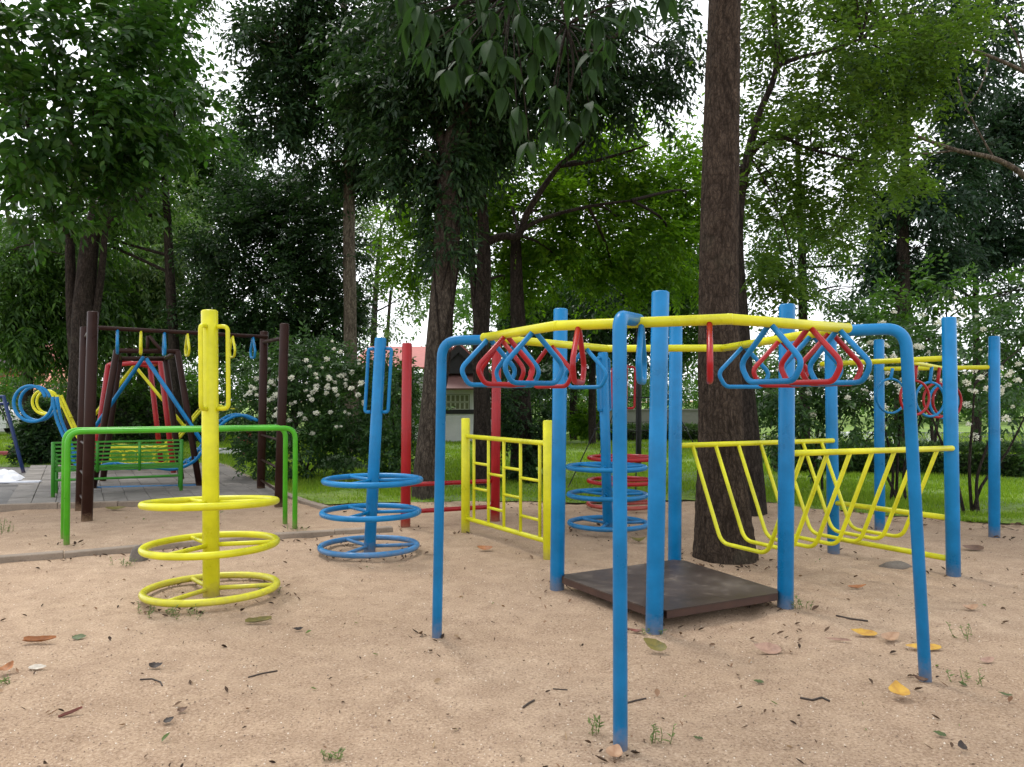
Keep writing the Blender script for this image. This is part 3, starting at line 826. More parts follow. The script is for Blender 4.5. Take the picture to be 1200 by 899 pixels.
def hedge(name, label, cat, poly_c, h, n, L, seed, mat=L_HEDGE, wob=.06, group=None):
    """poly_c: list of (centre, halfwidth) along the hedge"""
    rng = np.random.default_rng(seed); t = thing(name, label, cat, vxy(poly_c[0][0], 0), group)
    lv = Leaves(seed); O = []; T = []
    for (a, wa), (b, wb) in zip(poly_c, poly_c[1:]):
        k = max(10, int(n * (b - a).length))
        s = rng.random((k, 1)); c = np.array(a) * (1 - s) + np.array(b) * s; wd = wa * (1 - s[:, 0]) + wb * s[:, 0]
        u = np.array((b - a).normalized()); nrm = np.array([-u[1], u[0], 0])
        f = rng.random(k); top = rng.random(k) < .45
        sd = np.where(top, rng.uniform(-1, 1, k), np.where(rng.random(k) < .7, -1, 1)); z = np.where(top, h, rng.uniform(.02, 1, k) * h)
        wv = np.array([1 + wob * 2 * n3(p[0], p[1], zz, 2.2) for p, zz in zip(c, z)])
        p = c + nrm * (sd * wd * wv)[:, None]; p[:, 2] = z * (1 + wob * (wv - 1))
        d = nrm * np.where(top, .1, 1)[:, None] * sd[:, None] + np.array([0, 0, 1]) * np.where(top, 1, .25)[:, None] + rng.normal(0, .5, (k, 3))
        O.append(p - np.array(t.location)); T.append(d)
    lv.twigs(np.concatenate(O), np.concatenate(T), 6, .14, L, L * .5, 50, .05, .3)
    link('foliage', lv.mesh('foliage'), mat, t, kind='stuff')
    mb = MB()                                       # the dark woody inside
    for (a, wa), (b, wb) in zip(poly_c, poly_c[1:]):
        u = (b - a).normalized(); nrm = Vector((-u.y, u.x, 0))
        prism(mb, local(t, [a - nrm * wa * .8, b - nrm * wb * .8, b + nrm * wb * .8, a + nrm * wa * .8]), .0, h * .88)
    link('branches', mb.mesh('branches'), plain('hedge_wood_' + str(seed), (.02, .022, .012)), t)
    return t
hedge('hedge', 'clipped dark green hedge in front of the pond at the right edge', 'hedge', [(G(905, 553), .3), (G(1050, 556), .3), (G(1250, 560), .3), (G(1500, 566), .3)], .46, 620, .075, 11)
hedge('hedge', 'clipped hedge on the far lawn left of the big trunk', 'hedge', [(G(700, 517), .4), (G(770, 517), .4), (G(835, 517), .4)], .42, 300, .1, 12)
hedge('hedge', 'tall clipped green hedge behind the swings', 'hedge', [(G(80, 520), .5), (G(190, 519), .5), (G(262, 518), .5)], 1.38, 520, .12, 13)

# ================================================================== TREES
def tpath(base, pts, d): return [base] + [P(x, y, d) for x, y in pts]
def make_tree(label, base_px, d, path, widths, bark, mat, clumps, seed, extra=(), group=None, fine=0, seg=12, cat='tree', attach_px=None, limb=None, nseg=6, **kw):
    g = P(base_px[0], base_px[1], d); base = Vector((g.x, d, 0))
    t = tree(label, base, cat, group=group)
    mb = MB(); pts = [base + Vector((0, 0, -.1))] + [P(x, y, d) for x, y in path]
    trunk_geo(mb, local(t, pts), [px_m(v, d) / 2 for v in widths], seg, nseg, .07, seed, fine)
    for (ps, ws) in extra:
        q = [P(*((a[0], a[1], d) if len(a) == 2 else a)) for a in ps]
        trunk_geo(mb, local(t, q), [px_m(v, d) / 2 for v in ws], 8, 5, .05, seed)
    if attach_px: att = [P(*((a[0], a[1], d) if len(a) == 2 else a)) for a in attach_px]
    else:
        cand = catmull(pts, 5); cand = cand[len(cand) // 3:]
        att = [min(cand, key=lambda p: (p - Vector(c[0])).length + max(0, p.z - c[0][2] + .3) * 3) for c in clumps]
    if clumps: crown(t, bark, mat, clumps, seed, trunk=mb, attach=att, limb=limb or px_m(widths[-1], d) / 2 * .8, **kw)
    finish_trunk(t, mb, bark)
    return t

# big straight trunk in front (its crown is above the picture)
d = G(850, 653).y
make_tree('big straight brown trunk rising through the top of the view behind the rung bridge', (850, 655), d,
          [(849, 636), (847, 600), (845, 540), (843, 460), (842, 380), (843, 250), (846, 120), (849, 0), (851, -140), (853, -300)],
          [78, 70, 64, 57, 50, 46, 44, 42, 39.5, 36, 33, 28], BARK, L_MID,
          [((x, y, z), (2.3, 2.3, 1.2), w) for x, y, z, w in ((2, 7, 10.5, 1), (-1, 6, 9.8, 1), (5, 7.5, 10, 1), (.5, 3.2, 10.2, 1), (4, 3, 10, 1), (-3, 3.5, 9.2, .8), (7, 4, 9.4, .8), (2, 10, 11.5, .9), (-3, 9, 10.8, .8), (1.5, .2, 9.8, .8), (6, 10, 11, .8), (2, 6, 13, 1))], 21, seg=72, nseg=22, fine=.075, tw=14, L=.2, W=.085, limb=.07, attach_px=[(853, -260, 7.0)])

# light green tree right behind it
d = 9.9
make_tree('light green feathery tree whose trunk leans out behind the big brown trunk', (880, 600), d,
          [(876, 540), (868, 440), (863, 350), (862, 290), (866, 240), (877, 180), (889, 135), (910, 78), (906, 0), (900, -120)],
          [40, 35, 30, 24, 18, 13, 10, 8, 7, 6, 5], BARK_D, L_FINE,
          [C(900, 30, 9.6, 46, 13, 0.62), C(960, 12, 10.3, 46, 13, 0.62), C(1030, 18, 11.0, 46, 13, 0.62), C(1085, 42, 9.9, 46, 13, 0.62), C(930, 72, 10.6, 46, 13, 0.62), C(1000, 66, 9.6, 46, 13, 0.62), C(1060, 92, 10.3, 46, 13, 0.62), C(900, 118, 11.0, 46, 13, 0.62), C(965, 118, 9.9, 46, 13, 0.62), C(1030, 132, 10.6, 46, 13, 0.62), C(920, 162, 9.6, 46, 13, 0.62), C(990, 172, 10.3, 46, 13, 0.62), C(1050, 186, 11.0, 46, 13, 0.62), C(898, 214, 9.9, 46, 13, 0.62), C(960, 224, 10.6, 46, 13, 0.62), C(1030, 236, 9.6, 46, 13, 0.62), C(910, 264, 10.3, 46, 13, 0.62), C(975, 270, 11.0, 46, 13, 0.62), C(930, 312, 9.9, 46, 13, 0.62), C(1095, 15, 10.6, 46, 13, 0.62), C(940, -60, 9.6, 100, 40, 0.62), C(1050, -60, 10.3, 100, 40, 0.62), C(990, -100, 11.0, 100, 40, 0.62)], 22,
          extra=[([(910, 78), (935, 68), (975, 58), (1010, 45), (1040, 30)], [6, 5, 4, 3, 2]), ([(866, 200), (905, 160), (950, 175), (1010, 190)], [6, 5, 4, 2])],
          attach_px=[(910, 70), (1010, 45), (1010, 45), (1010, 45), (910, 70), (1010, 45), (1010, 45), (877, 180), (950, 175), (950, 175), (877, 180), (950, 175), (950, 175), (877, 180), (1010, 190), (1010, 190), (877, 180), (1010, 190), (877, 180), (1010, 45), (1010, 45), (1010, 45), (1010, 45)],
          per=13, tw=12, K=12, tl=.50, L=.10, W=.044, droop=.12, flat=.9, theta=65, sig=.20, limb=.012)

# vine-clad leaning trunk in the middle, dark crown
d = G(497, 585).y
make_tree('leaning brown trunk with dark hanging crown between the red post and the overhead ladder', (497, 585), d,
          [(499, 560), (504, 500), (511, 430), (518, 360), (523, 290), (527, 220), (534, 165), (545, 120), (552, 60), (556, -40)],
          [32, 30, 27, 27, 29, 30, 31, 30, 28, 22, 17, 12], BARK_G, L_DARK,
          [C(545, 70, 11, 55, 55, 1.1), C(470, 120, 11.5, 50, 45), C(600, 90, 11.5, 60, 50, 1.0), C(515, 30, 10.6, 60, 40), C(670, 100, 12, 55, 45, .9), C(730, 90, 12.4, 50, 45, .7), C(590, 10, 11.5, 70, 40),
           C(500, 175, 11, 40, 34, .7), C(560, 150, 11.6, 45, 40, .8), C(460, 60, 12, 50, 50), C(680, 20, 12, 70, 40, .8), C(770, 50, 12.5, 45, 45, .5), C(550, -110, 11, 170, 70, 1)], 23,
          extra=[([(528, 215), (520, 170), (505, 130), (480, 80)], [18, 15, 11, 6]), ([(547, 110), (585, 80), (640, 60), (700, 60)], [12, 9, 7, 4])],
          attach_px=[(545, 120), (505, 130), (585, 80), (548, 100), (640, 60), (700, 60), (552, 60), (527, 220), (545, 120), (490, 100), (640, 60), (700, 60), (556, -30)],
          per=15, tw=27, K=9, tl=.5, L=.145, W=.055, droop=.5, limb=.035)
# vine on that trunk
rng = np.random.default_rng(5); lv = Leaves(6)
vine = thing('climbing_vine', 'dark climbing vine clothing the upper part of the leaning middle trunk', 'vine', (G(497, 585).x, d, 0))
N_ = 380; ys = rng.uniform(140, 315, N_); O = []; T = []
for y in ys:
    x = np.interp(y, [120, 165, 220, 290, 360], [545, 534, 527, 523, 518]); a = rng.uniform(0, 2 * math.pi); rr = px_m(15, d) * rng.uniform(1, 1.35)
    c = P(x, y, d); O.append((c.x + rr * math.cos(a), c.y + rr * math.sin(a), c.z)); T.append((math.cos(a), math.sin(a), rng.uniform(-.9, .1)))
lv.twigs(np.array(O) - np.array(vine.location), np.array(T), 7, .26, .12, .042, 55, .5, .4)
link('foliage', lv.mesh('foliage'), L_DARK, vine, kind='stuff')
mb = MB()
for k in range(4):
    mb.tube(local(vine, [P(np.interp(y, [120, 165, 220, 290, 360, 500], [545, 534, 527, 523, 518, 504]) + 15.5 * math.cos(k * 1.3 + y * .012) , y, d - px_m(15, d) * abs(math.sin(k * 1.3 + y * .012)) ) for y in range(520 - 60 * k, 140, -16)]), .012, 6)
link('vine_stem', mb.mesh('vine_stem'), BARK_D, vine)

# forked tree with bright crown behind
d = 12.6
make_tree('forked dark trunk with bright yellow-green crown behind the yellow ladder panel', (566, 575), d,
          [(565, 540), (565, 480), (563, 410), (566, 340), (567, 280), (563, 210), (560, 150), (556, 60)],
          [26, 22, 20, 19, 19, 17, 13, 10, 7, 5], BARK_D, L_BRIGHT,
          [C(640, 260, 14, 60, 40, 1.1), C(700, 220, 14.5, 60, 45, 1.2), C(760, 190, 15, 55, 50, 1.2), C(600, 215, 14.5, 50, 45, .9), C(740, 270, 14.5, 60, 35, .9), C(660, 310, 14.6, 60, 30, .8),
           C(485, 285, 14.5, 30, 42, .8), C(800, 240, 15.5, 40, 50, .8), C(590, 330, 15, 35, 40, .6), C(480, 235, 15, 28, 28, .4), C(690, 165, 15, 60, 35, .8), C(560, 190, 15.5, 30, 50, .5), C(780, 300, 15.5, 50, 35, .8), C(720, 330, 15.2, 50, 28, .6), C(545, 260, 15.5, 25, 50, .5)], 24,
          extra=[([(566, 285), (590, 277), (607, 276), (618, 250), (635, 222), (655, 195), (672, 180), (700, 150)], [11, 9, 9, 8, 7, 6, 5, 3]), ([(610, 270), (640, 255), (690, 242), (740, 235)], [6, 5, 4, 2]), ([(655, 195), (700, 188), (760, 170)], [5, 4, 2]),
                 ([(566, 420), (556, 350), (552, 280), (548, 200)], [9, 8, 7, 5])],
          attach_px=[(618, 250), (655, 195), (700, 188), (607, 270), (690, 242), (607, 275), (563, 300), (740, 235), (566, 330), (560, 240), (672, 180), (560, 200), (740, 235), (690, 242), (563, 280)],
          per=15, tw=26, K=9, tl=.5, L=.14, W=.060, droop=.15, flat=.75, limb=.03)

# tall straight trunk further back, dark crown
d = 21.0
make_tree('tall straight grey trunk rising from the white-flowered shrub with a high dark crown', (412, 530), d,
          [(413, 510), (412, 470), (411, 420), (410, 350), (409, 280), (409, 200), (407, 130), (404, 60), (402, -60)],
          [24, 20, 17, 16, 15, 15, 14, 13, 11, 9, 6], BARK_P, L_DARK,
          [C(330, 50, 19, 45, 45), C(390, 60, 20, 55, 50, 1.2), C(350, 110, 19.5, 45, 35), C(420, 130, 20, 50, 40, 1.1), C(320, 140, 19, 30, 25, .5), C(460, 100, 20, 50, 55), C(400, 185, 20.5, 45, 28, .8), C(450, 190, 21, 40, 28, .6), C(340, 5, 19, 60, 35), C(430, 0, 20, 70, 40), C(380, -110, 20, 120, 70)], 25,
          per=16, tw=30, K=9, tl=.6, L=.19, W=.075, droop=.35, limb=.06)

# left: broad-leaved tree with several stems
d = 16.5
make_tree('many-stemmed dark trunk with a broad-leaved crown filling the upper left corner', (88, 548), d,
          [(89, 520), (93, 460), (97, 400), (100, 340), (106, 280), (118, 235), (138, 170), (150, 90), (158, -30)],
          [32, 29, 27, 26, 25, 22, 18, 14, 11, 9, 6], BARK_D, L_BROAD,
          [C(60, 60, 13, 75, 55, 1.3), C(150, 50, 13.5, 65, 55, 1.3), C(30, 140, 12.5, 60, 45, 1.1), C(110, 140, 13, 65, 45, 1.2), C(185, 110, 14, 40, 55, 1), C(70, 205, 13.5, 70, 32, 1), C(150, 195, 14, 45, 32, .8), C(10, 20, 12.5, 60, 60), C(188, 35, 14.5, 28, 45, .7), C(15, 230, 13.5, 40, 30, .6), C(90, -90, 13.5, 170, 70, 1.2), C(130, 240, 14, 40, 22, .35), C(55, 255, 14, 30, 18, .3)], 26,
          extra=[([(93, 470), (86, 400), (83, 330), (82, 260), (85, 180), (80, 90)], [14, 13, 12, 11, 8, 4]), ([(100, 440), (112, 370), (120, 310), (124, 250), (128, 180)], [10, 9, 8, 7, 4]), ([(106, 280), (140, 250), (175, 215), (200, 150)], [12, 9, 7, 4])],
          attach_px=[(82, 250), (138, 170), (83, 280), (120, 230), (175, 215), (84, 250), (140, 250), (82, 200), (175, 200), (83, 280), (150, 60), (118, 250), (83, 270)],
          per=12, tw=10, K=9, tl=.65, L=.20, W=.092, droop=.34, flat=.75, limb=.04, full=True, sig=.20)

# left background
make_tree('drooping mango tree behind the curled swing at the far left', (32, 520), 24, [(32, 480), (33, 430), (34, 380), (40, 320)], [14, 12, 11, 10, 8, 5], BARK_D, L_MID,
          [C(20, 330, 23, 45, 40), C(75, 355, 23, 45, 38, 1.1), C(30, 280, 24, 50, 40), C(90, 300, 24, 45, 40), C(55, 395, 23, 40, 25, .7), C(130, 380, 24, 35, 35, .7), C(20, 385, 22, 30, 25, .4)], 27, per=15, tw=32, K=8, tl=.55, L=.26, W=.075, droop=.8, limb=.06)
make_tree('pale green tree with hanging seed tassels between the two dark trees on the left', (168, 515), 27, [(166, 460), (170, 400), (172, 340), (180, 290)], [15, 13, 12, 11, 9, 6], BARK_G, L_PALE,
          [C(190, 330, 26, 45, 38), C(160, 280, 27, 45, 38), C(220, 290, 27, 40, 42), C(140, 350, 26, 45, 30), C(210, 375, 26, 45, 28), C(180, 240, 28, 45, 30)], 28,
          extra=[([(152, 510), (150, 440), (156, 380), (165, 330)], [9, 8, 7, 4]), ([(182, 508), (184, 440), (180, 370)], [9, 8, 5])], per=15, tw=32, K=9, tl=.6, L=.24, W=.075, droop=.7, limb=.06)
make_tree('light green tree top showing against the white sky gap left of the middle', (240, 512), 31, [(240, 430), (242, 330), (245, 250), (250, 190)], [16, 14, 12, 10, 7, 5], BARK_G, L_MID,
          [C(250, 165, 30, 40, 38), C(215, 210, 31, 45, 35), C(280, 200, 31, 28, 40), C(245, 240, 30, 55, 30), C(200, 160, 32, 35, 30, .7)], 29, per=15, tw=30, K=9, tl=.7, L=.24, W=.09, droop=.3, limb=.06)
make_tree('round dense dark tree with slim stems behind the brown posts', (345, 520), 23, [(345, 470), (344, 420), (340, 370), (338, 320)], [9, 8, 8, 7, 6, 4], BARK_D, L_DARK,
          [C(275, 290, 22, 48, 45, 1.2), C(335, 260, 22, 55, 48, 1.3), C(385, 300, 22, 38, 50, 1.1), C(300, 230, 23, 45, 30), C(260, 360, 22, 40, 40), C(325, 345, 22, 55, 40, 1.2), C(390, 370, 22.5, 32, 40, .9), C(360, 220, 23, 35, 25, .7), C(345, 395, 23, 55, 20, .8), C(285, 400, 23, 40, 22, .7)], 30,
          extra=[([(362, 520), (366, 460), (372, 400), (380, 340)], [6, 6, 5, 3]), ([(325, 520), (320, 460), (308, 400), (296, 340)], [6, 6, 5, 3]), ([(385, 520), (388, 470), (392, 410), (388, 340)], [5, 5, 4, 3])],
          per=17, tw=38, K=9, tl=.5, L=.15, W=.068, droop=.25, limb=.04)
make_tree('small-leaved tree behind the upper right side of the broad-leaved crown', (205, 515), 22, [(205, 440), (200, 340), (195, 240), (188, 150)], [16, 14, 12, 10, 8, 6], BARK_D, L_MID,
          [C(178, 60, 21, 35, 50), C(195, 120, 21, 22, 40, .7), C(170, 150, 21, 45, 40, .9), C(150, 230, 21.5, 50, 30, .8), C(60, 240, 21.5, 60, 35, .9), C(110, 270, 22, 50, 30, .8), C(190, 10, 21, 40, 40, .8), C(20, 290, 21.5, 40, 35, .7)], 35, per=14, tw=28, K=9, tl=.55, L=.16, W=.065, droop=.3, limb=.05)
make_tree('thin pale tree seen in the bright gap beside the leaning middle trunk', (437, 505), 36, [(437, 450), (438, 390), (441, 330), (446, 270)], [10, 9, 8, 7, 5, 3], BARK_G, L_PALE,
          [C(440, 255, 35, 26, 30), C(455, 300, 35, 25, 25, .7), C(430, 330, 35, 20, 30, .6), C(470, 215, 36, 25, 25, .5), C(445, 380, 35, 22, 20, .6), C(475, 345, 35, 22, 22, .6), C(425, 290, 36, 20, 30, .7)], 31, extra=[([(448, 505), (452, 420), (458, 340)], [6, 5, 3])], per=9, tw=16, K=8, tl=.8, L=.24, W=.09, droop=.3, limb=.05)

# centre background
make_tree('ivy-wrapped dark trunk standing behind the yellow ladder panel', (612, 572), 13.6, [(612, 540), (611, 480), (609, 420), (606, 350), (604, 280)], [30, 28, 25, 22, 20, 16, 12], BARK_D, L_DARK,
          [C(606, 530, 13.3, 22, 42, .8), C(600, 470, 13.4, 22, 38, .8), C(618, 570, 13.2, 24, 18, .5), C(625, 500, 13.4, 18, 40, .7), C(596, 400, 13.8, 24, 40, .6)], 32, attach_px=[(612, 540), (611, 480), (612, 560), (611, 480), (609, 420)], per=16, tw=20, K=8, tl=.2, L=.085, W=.045, droop=.4, limb=.02, sig=.18)
for i, (lab, bx, d, pth, mat, cl) in enumerate((
    ('slender dark tree on the far lawn seen above the yellow ladder panel', 672, 27, [(672, 460), (671, 390), (668, 320)], L_MID, [C(650, 370, 26, 40, 30), C(690, 350, 26, 40, 30), C(670, 410, 26, 36, 22, .6), C(630, 330, 27, 40, 30), C(700, 310, 27, 45, 28)]),
    ('dark slim tree seen between the front leg and the tallest blue post', 694, 24, [(694, 460), (694, 400), (696, 330)], L_DARK, [C(720, 345, 23, 45, 28), C(690, 385, 23, 30, 24, .5), C(745, 385, 24, 30, 22, .5), C(640, 425, 24, 28, 22, .5)]),
    ('leafy tree filling the gap left of the big brown trunk', 788, 25, [(788, 460), (790, 390), (786, 310), (782, 250)], L_MID, [C(790, 330, 24, 36, 32), C(760, 300, 24, 40, 30), C(800, 390, 24, 25, 30, .6), C(770, 350, 25, 30, 24, .6), C(810, 290, 25, 30, 40, .8), C(740, 330, 25, 36, 26, .7)]),
    ('thin airy tree on the lawn right of the big brown trunk', 943, 25, [(943, 440), (941, 370), (940, 300), (937, 230), (934, 160)], L_MID, [C(940, 300, 24, 50, 36, .6), C(900, 335, 24, 38, 36, .6), C(985, 335, 25, 45, 34, .55), C(920, 240, 25, 50, 34, .7), C(1000, 270, 25, 45, 34, .5), C(890, 280, 25, 30, 34, .5), C(960, 385, 25, 40, 18, .3), C(1030, 310, 26, 30, 30, .4)]),
    ('tall dark blue-green tree with a thick trunk near the right edge', 1058, 20, [(1058, 480), (1058, 400), (1058, 320), (1058, 240), (1062, 150), (1066, 50)], L_BLUE, [C(1085, 120, 19, 55, 50), C(1060, 60, 19, 50, 50), C(1100, 210, 19.5, 45, 40), C(1075, 290, 20, 38, 36, .7), C(1120, 50, 19, 60, 50), C(1050, 200, 20.5, 35, 50, .7), C(1070, -80, 19, 140, 70), C(1040, 330, 20.5, 24, 26, .35)]),
    ('dark tree with a slim bare lower trunk at the right edge', 1145, 24, [(1145, 480), (1144, 400), (1143, 340), (1146, 270), (1152, 190)], L_BLUE, [C(1150, 230, 23, 48, 42), C(1190, 190, 23, 40, 50), C(1120, 285, 23, 40, 34, .9), C(1170, 300, 23, 38, 28, .6), C(1185, 90, 23, 50, 60), C(1150, 150, 23, 45, 40), C(1200, 340, 24, 30, 26, .4), C(1110, 330, 23, 34, 22, .5), C(1230, 250, 23, 40, 60)]),
    )):
    wd = (20, 19, 18, 16, 14, 11, 8, 6, 5) if bx == 1058 else (12, 12, 11, 10, 9, 7, 5, 4, 4) if bx == 943 else (9, 9, 8, 7, 6, 5, 4, 4, 4)
    make_tree(lab, (bx, 500), d, pth, wd[:len(pth) + 2], BARK_D, mat, cl, 40 + i, per=13, tw=(24 if bx in (943,) else 32), K=9, tl=.65, L=(.15 if bx == 943 else .2), W=(.07 if bx == 943 else .08), droop=.3, flat=.7, limb=.05)

# bare pale limbs reaching in from the right
bb = thing('bare_branch', 'bare pale branch curving in from the right edge', 'branch', vxy(P(1240, 300, 13), P(1240, 300, 13).z))
mb = MB()
for ps, ws in (([(1245, 300), (1225, 240), (1200, 206), (1165, 186), (1120, 176), (1075, 160), (1040, 148), (1000, 138)], [9, 8, 7, 6, 5, 4, 3, 2]), ([(1120, 176), (1085, 180), (1050, 175)], [3, 2, 1.5]), ([(1040, 148), (1022, 120), (1010, 100)], [2.5, 2, 1]), ([(1165, 186), (1150, 160), (1130, 120), (1120, 80)], [3, 2, 2, 1])):
    trunk_geo(mb, local(bb, [P(x, y, 13) for x, y in ps]), [px_m(v, 13) / 2 for v in ws], 8, 4, .05, 2)
link('limb', mb.mesh('limb'), BARK_P, bb)
bb2 = thing('bare_branch', 'thin bare twiggy branch high in the upper right corner', 'branch', vxy(P(1240, 110, 14), P(1240, 110, 14).z))
mb = MB()
for ps, ws in (([(1245, 110), (1200, 84), (1160, 66), (1120, 52), (1090, 44)], [6, 5, 4, 3, 2]), ([(1160, 66), (1150, 100), (1130, 130)], [2, 1.6, 1]), ([(1200, 84), (1190, 40), (1170, 10)], [3, 2, 1.2])):
    trunk_geo(mb, local(bb2, [P(x, y, 14) for x, y in ps]), [px_m(v, 14) / 2 for v in ws], 7, 4, .05, 3)
link('limb', mb.mesh('limb'), BARK_P, bb2)

# far wood behind everything
fw = Leaves(77); rg = np.random.default_rng(78); O = []; T = []
for k in range(210):
    x = rg.uniform(-200, 1400); dd = rg.uniform(42, 62); y = rg.uniform(330, 478) if x < 820 else rg.uniform(425, 482)
    if 420 < x < 500 and y < 430: continue
    c = P(x, y, dd); m = 60; O.append(np.array(c) + rg.normal(0, 1, (m, 3)) * np.array([1.7, 1.2, 1.1])); T.append(rg.normal(0, 1, (m, 3)))
fw.twigs(np.concatenate(O), np.concatenate(T), 7, .8, .34, .17, 55, .3, .5)
link('far_wood', fw.mesh('far_wood'), L_MID, None, kind='stuff')

ug = Leaves(87); rg = np.random.default_rng(88); O = []; T = []
for x0, x1, y0, y1, d0_, d1__, k_ in ((60, 300, 448, 500, 25, 32, 46), (380, 485, 440, 520, 22, 25, 22), (575, 660, 430, 505, 26, 32, 26), (660, 850, 452, 478, 36, 44, 26), (-60, 60, 440, 470, 26, 30, 9)):
    for k in range(k_):
        c = P(rg.uniform(x0, x1), rg.uniform(y0, y1), rg.uniform(d0_, d1__)); m = 46
        O.append(np.array(c) + rg.normal(0, 1, (m, 3)) * np.array([.55, .5, .35])); T.append(rg.normal(0, 1, (m, 3)))
O = np.concatenate(O); O[:, 2] = np.maximum(O[:, 2], .1)
ug.twigs(O, np.concatenate(T), 8, .45, .17, .08, 55, .3, .5)
link('undergrowth', ug.mesh('undergrowth'), L_MID, None, kind='stuff')

# ------------------------------------------------------------------ shrubs
def blossom_mesh(seed):
    lv = Leaves(seed); r = np.random.default_rng(seed); m = 80
    dd = lv.unit(r.normal(size=(m, 3)) + np.array([0, 0, .5])); p = dd * r.uniform(.02, .075, (m, 1))
    lv.leaves(p, dd + r.normal(0, .5, (m, 3)), r.normal(size=(m, 3)), r.uniform(.025, .05, m), r.uniform(.022, .036, m), .1)
    me = lv.mesh('blossom'); me.materials.append(PETAL); return me
BLOSSOM = [blossom_mesh(900 + k) for k in range(4)]
def shrub(label, base_px, stems, clumps, seed, blooms=(), bsz=1.0, mat=L_SHRUB, cat='shrub', name='flowering_shrub', group=None, sw=.022, **kw):
    base = G(*base_px); t = thing(name, label, cat, base, group); mb = MB()
    for st in stems:
        q = [base + Vector((rnd.uniform(-.12, .12), rnd.uniform(-.1, .1), -.05))] + [P(x, y, base.y) for x, y in st]
        trunk_geo(mb, local(t, q), [sw, sw * .85, sw * .6, sw * .4][:len(q)] if len(q) <= 4 else [sw] * len(q), 7, 4, .05, seed)
    att = [P(st[-1][0], st[-1][1], base.y) for st in stems]; att = [att[i % len(att)] for i in range(len(clumps))]
    crown(t, BARK_D, mat, clumps, seed, trunk=mb, attach=att, limb=sw * .5, name='foliage', **kw)
    link('stem', mb.mesh('stem'), BARK_D, t)
    for (x, y, dd) in blooms:
        me = BLOSSOM[rnd.randrange(4)]; o = link('blossom', me, None, t); s = rnd.uniform(.55, 1.35) * bsz
        o.location = P(x, y, dd) - t.location; o.scale = (s, s, s * rnd.uniform(.7, 1)); o.rotation_euler = (0, 0, rnd.uniform(0, 6))
    return t
def bl(n, box, d, seed):
    r = random.Random(seed); return [(r.gauss((box[0] + box[2]) / 2, (box[2] - box[0]) / 3.6), r.gauss((box[1] + box[3]) / 2, (box[3] - box[1]) / 3.6), d + r.uniform(-.5, .2)) for _ in range(n)]
shrub('wide dark shrub covered in white flower clusters between the brown posts and the blue pole', (365, 556), [[(340, 520), (325, 470)], [(365, 520), (372, 460)], [(385, 525), (400, 470)], [(350, 530), (350, 450)]],
      [C(325, 455, 14, 45, 42), C(375, 440, 14, 42, 38, 1.1), C(412, 465, 14, 30, 42, .9), C(300, 490, 14, 35, 36, .7), C(350, 495, 13.8, 55, 38, 1.2), C(400, 520, 13.8, 34, 30, .8), C(335, 535, 13.8, 50, 22, .8), C(360, 412, 14.2, 30, 16, .5)], 60,
      bl(34, (300, 430, 345, 500), 13.3, 1) + bl(58, (345, 405, 430, 495), 13.3, 2), .52, per=14, tw=20, K=8, tl=.3, L=.125, W=.042, droop=.25)
shrub('dark upright shrub just left of the tall red post', (465, 560), [[(462, 520), (460, 470)], [(470, 520), (474, 470)]], [C(462, 480, 13.2, 22, 45), C(470, 530, 13.1, 22, 32, .9), C(450, 530, 13.3, 18, 30, .6), C(468, 440, 13.4, 20, 24, .5)], 61, name='shrub', per=15, tw=20, K=8, tl=.22, L=.085, W=.04, droop=.3)
shrub('dark flowering shrub behind the rung bridge beside the big trunk', (955, 577), [[(945, 540), (925, 480)], [(955, 535), (965, 470)], [(965, 540), (985, 500)]],
      [C(920, 455, 11.8, 42, 48, 1.1), C(965, 440, 12, 40, 45, 1.1), C(995, 480, 11.8, 32, 42, .8), C(900, 500, 12, 28, 34, .5), C(950, 505, 11.8, 40, 24, .6)], 62, bl(20, (890, 410, 1010, 500), 11.3, 3), .5, per=11, tw=12, K=8, tl=.32, L=.12, W=.05, droop=.3)
shrub('white-flowered shrub with bare lower stems behind the ring station', (1052, 588), [[(1046, 545), (1030, 480)], [(1052, 540), (1056, 470)], [(1060, 545), (1080, 490)], [(1040, 560), (1012, 520)]],
      [C(1045, 430, 11, 42, 45, 1.1), C(1080, 410, 11, 40, 42), C(1020, 400, 11.3, 32, 38, .8), C(1060, 480, 11, 42, 24, .7), C(1010, 470, 11, 25, 34, .5)], 63, bl(44, (1000, 385, 1110, 480), 10.5, 4), .52, per=10, tw=9, K=8, tl=.32, L=.11, W=.048, droop=.3)
shrub('white-flowered shrub with spreading bare stems beside the rightmost blue post', (1135, 604), [[(1120, 560), (1100, 510), (1090, 480)], [(1136, 550), (1140, 490), (1142, 450)], [(1145, 560), (1165, 500), (1172, 450)], [(1150, 570), (1180, 530), (1200, 490)]],
      [C(1135, 420, 10.2, 36, 45), C(1175, 430, 10.2, 40, 45, 1.1), C(1165, 385, 10.4, 36, 24, .5), C(1195, 490, 10.2, 28, 30, .5), C(1110, 460, 10.3, 24, 30, .5), C(1205, 400, 10.5, 28, 34, .4)], 64, bl(44, (1105, 390, 1200, 500), 9.7, 5), .48, per=11, tw=8, K=8, tl=.32, L=.11, W=.048, droop=.3)
shrub('small leafy green shrub-tree above the ring station at the right', (1095, 552), [[(1090, 480), (1085, 400)], [(1100, 480), (1110, 380)]], [C(1065, 365, 15.5, 42, 34), C(1110, 345, 15.5, 36, 28, .8), C(1180, 345, 15.5, 40, 26, .7), C(1035, 395, 15.5, 30, 26, .6), C(1150, 390, 15.5, 40, 30, .8)], 65, bl(10, (1040, 370, 1180, 400), 15, 6), .8, mat=L_MID, name='shrub', per=12, tw=9, K=8, tl=.4, L=.16, W=.065, droop=.3, sw=.04)
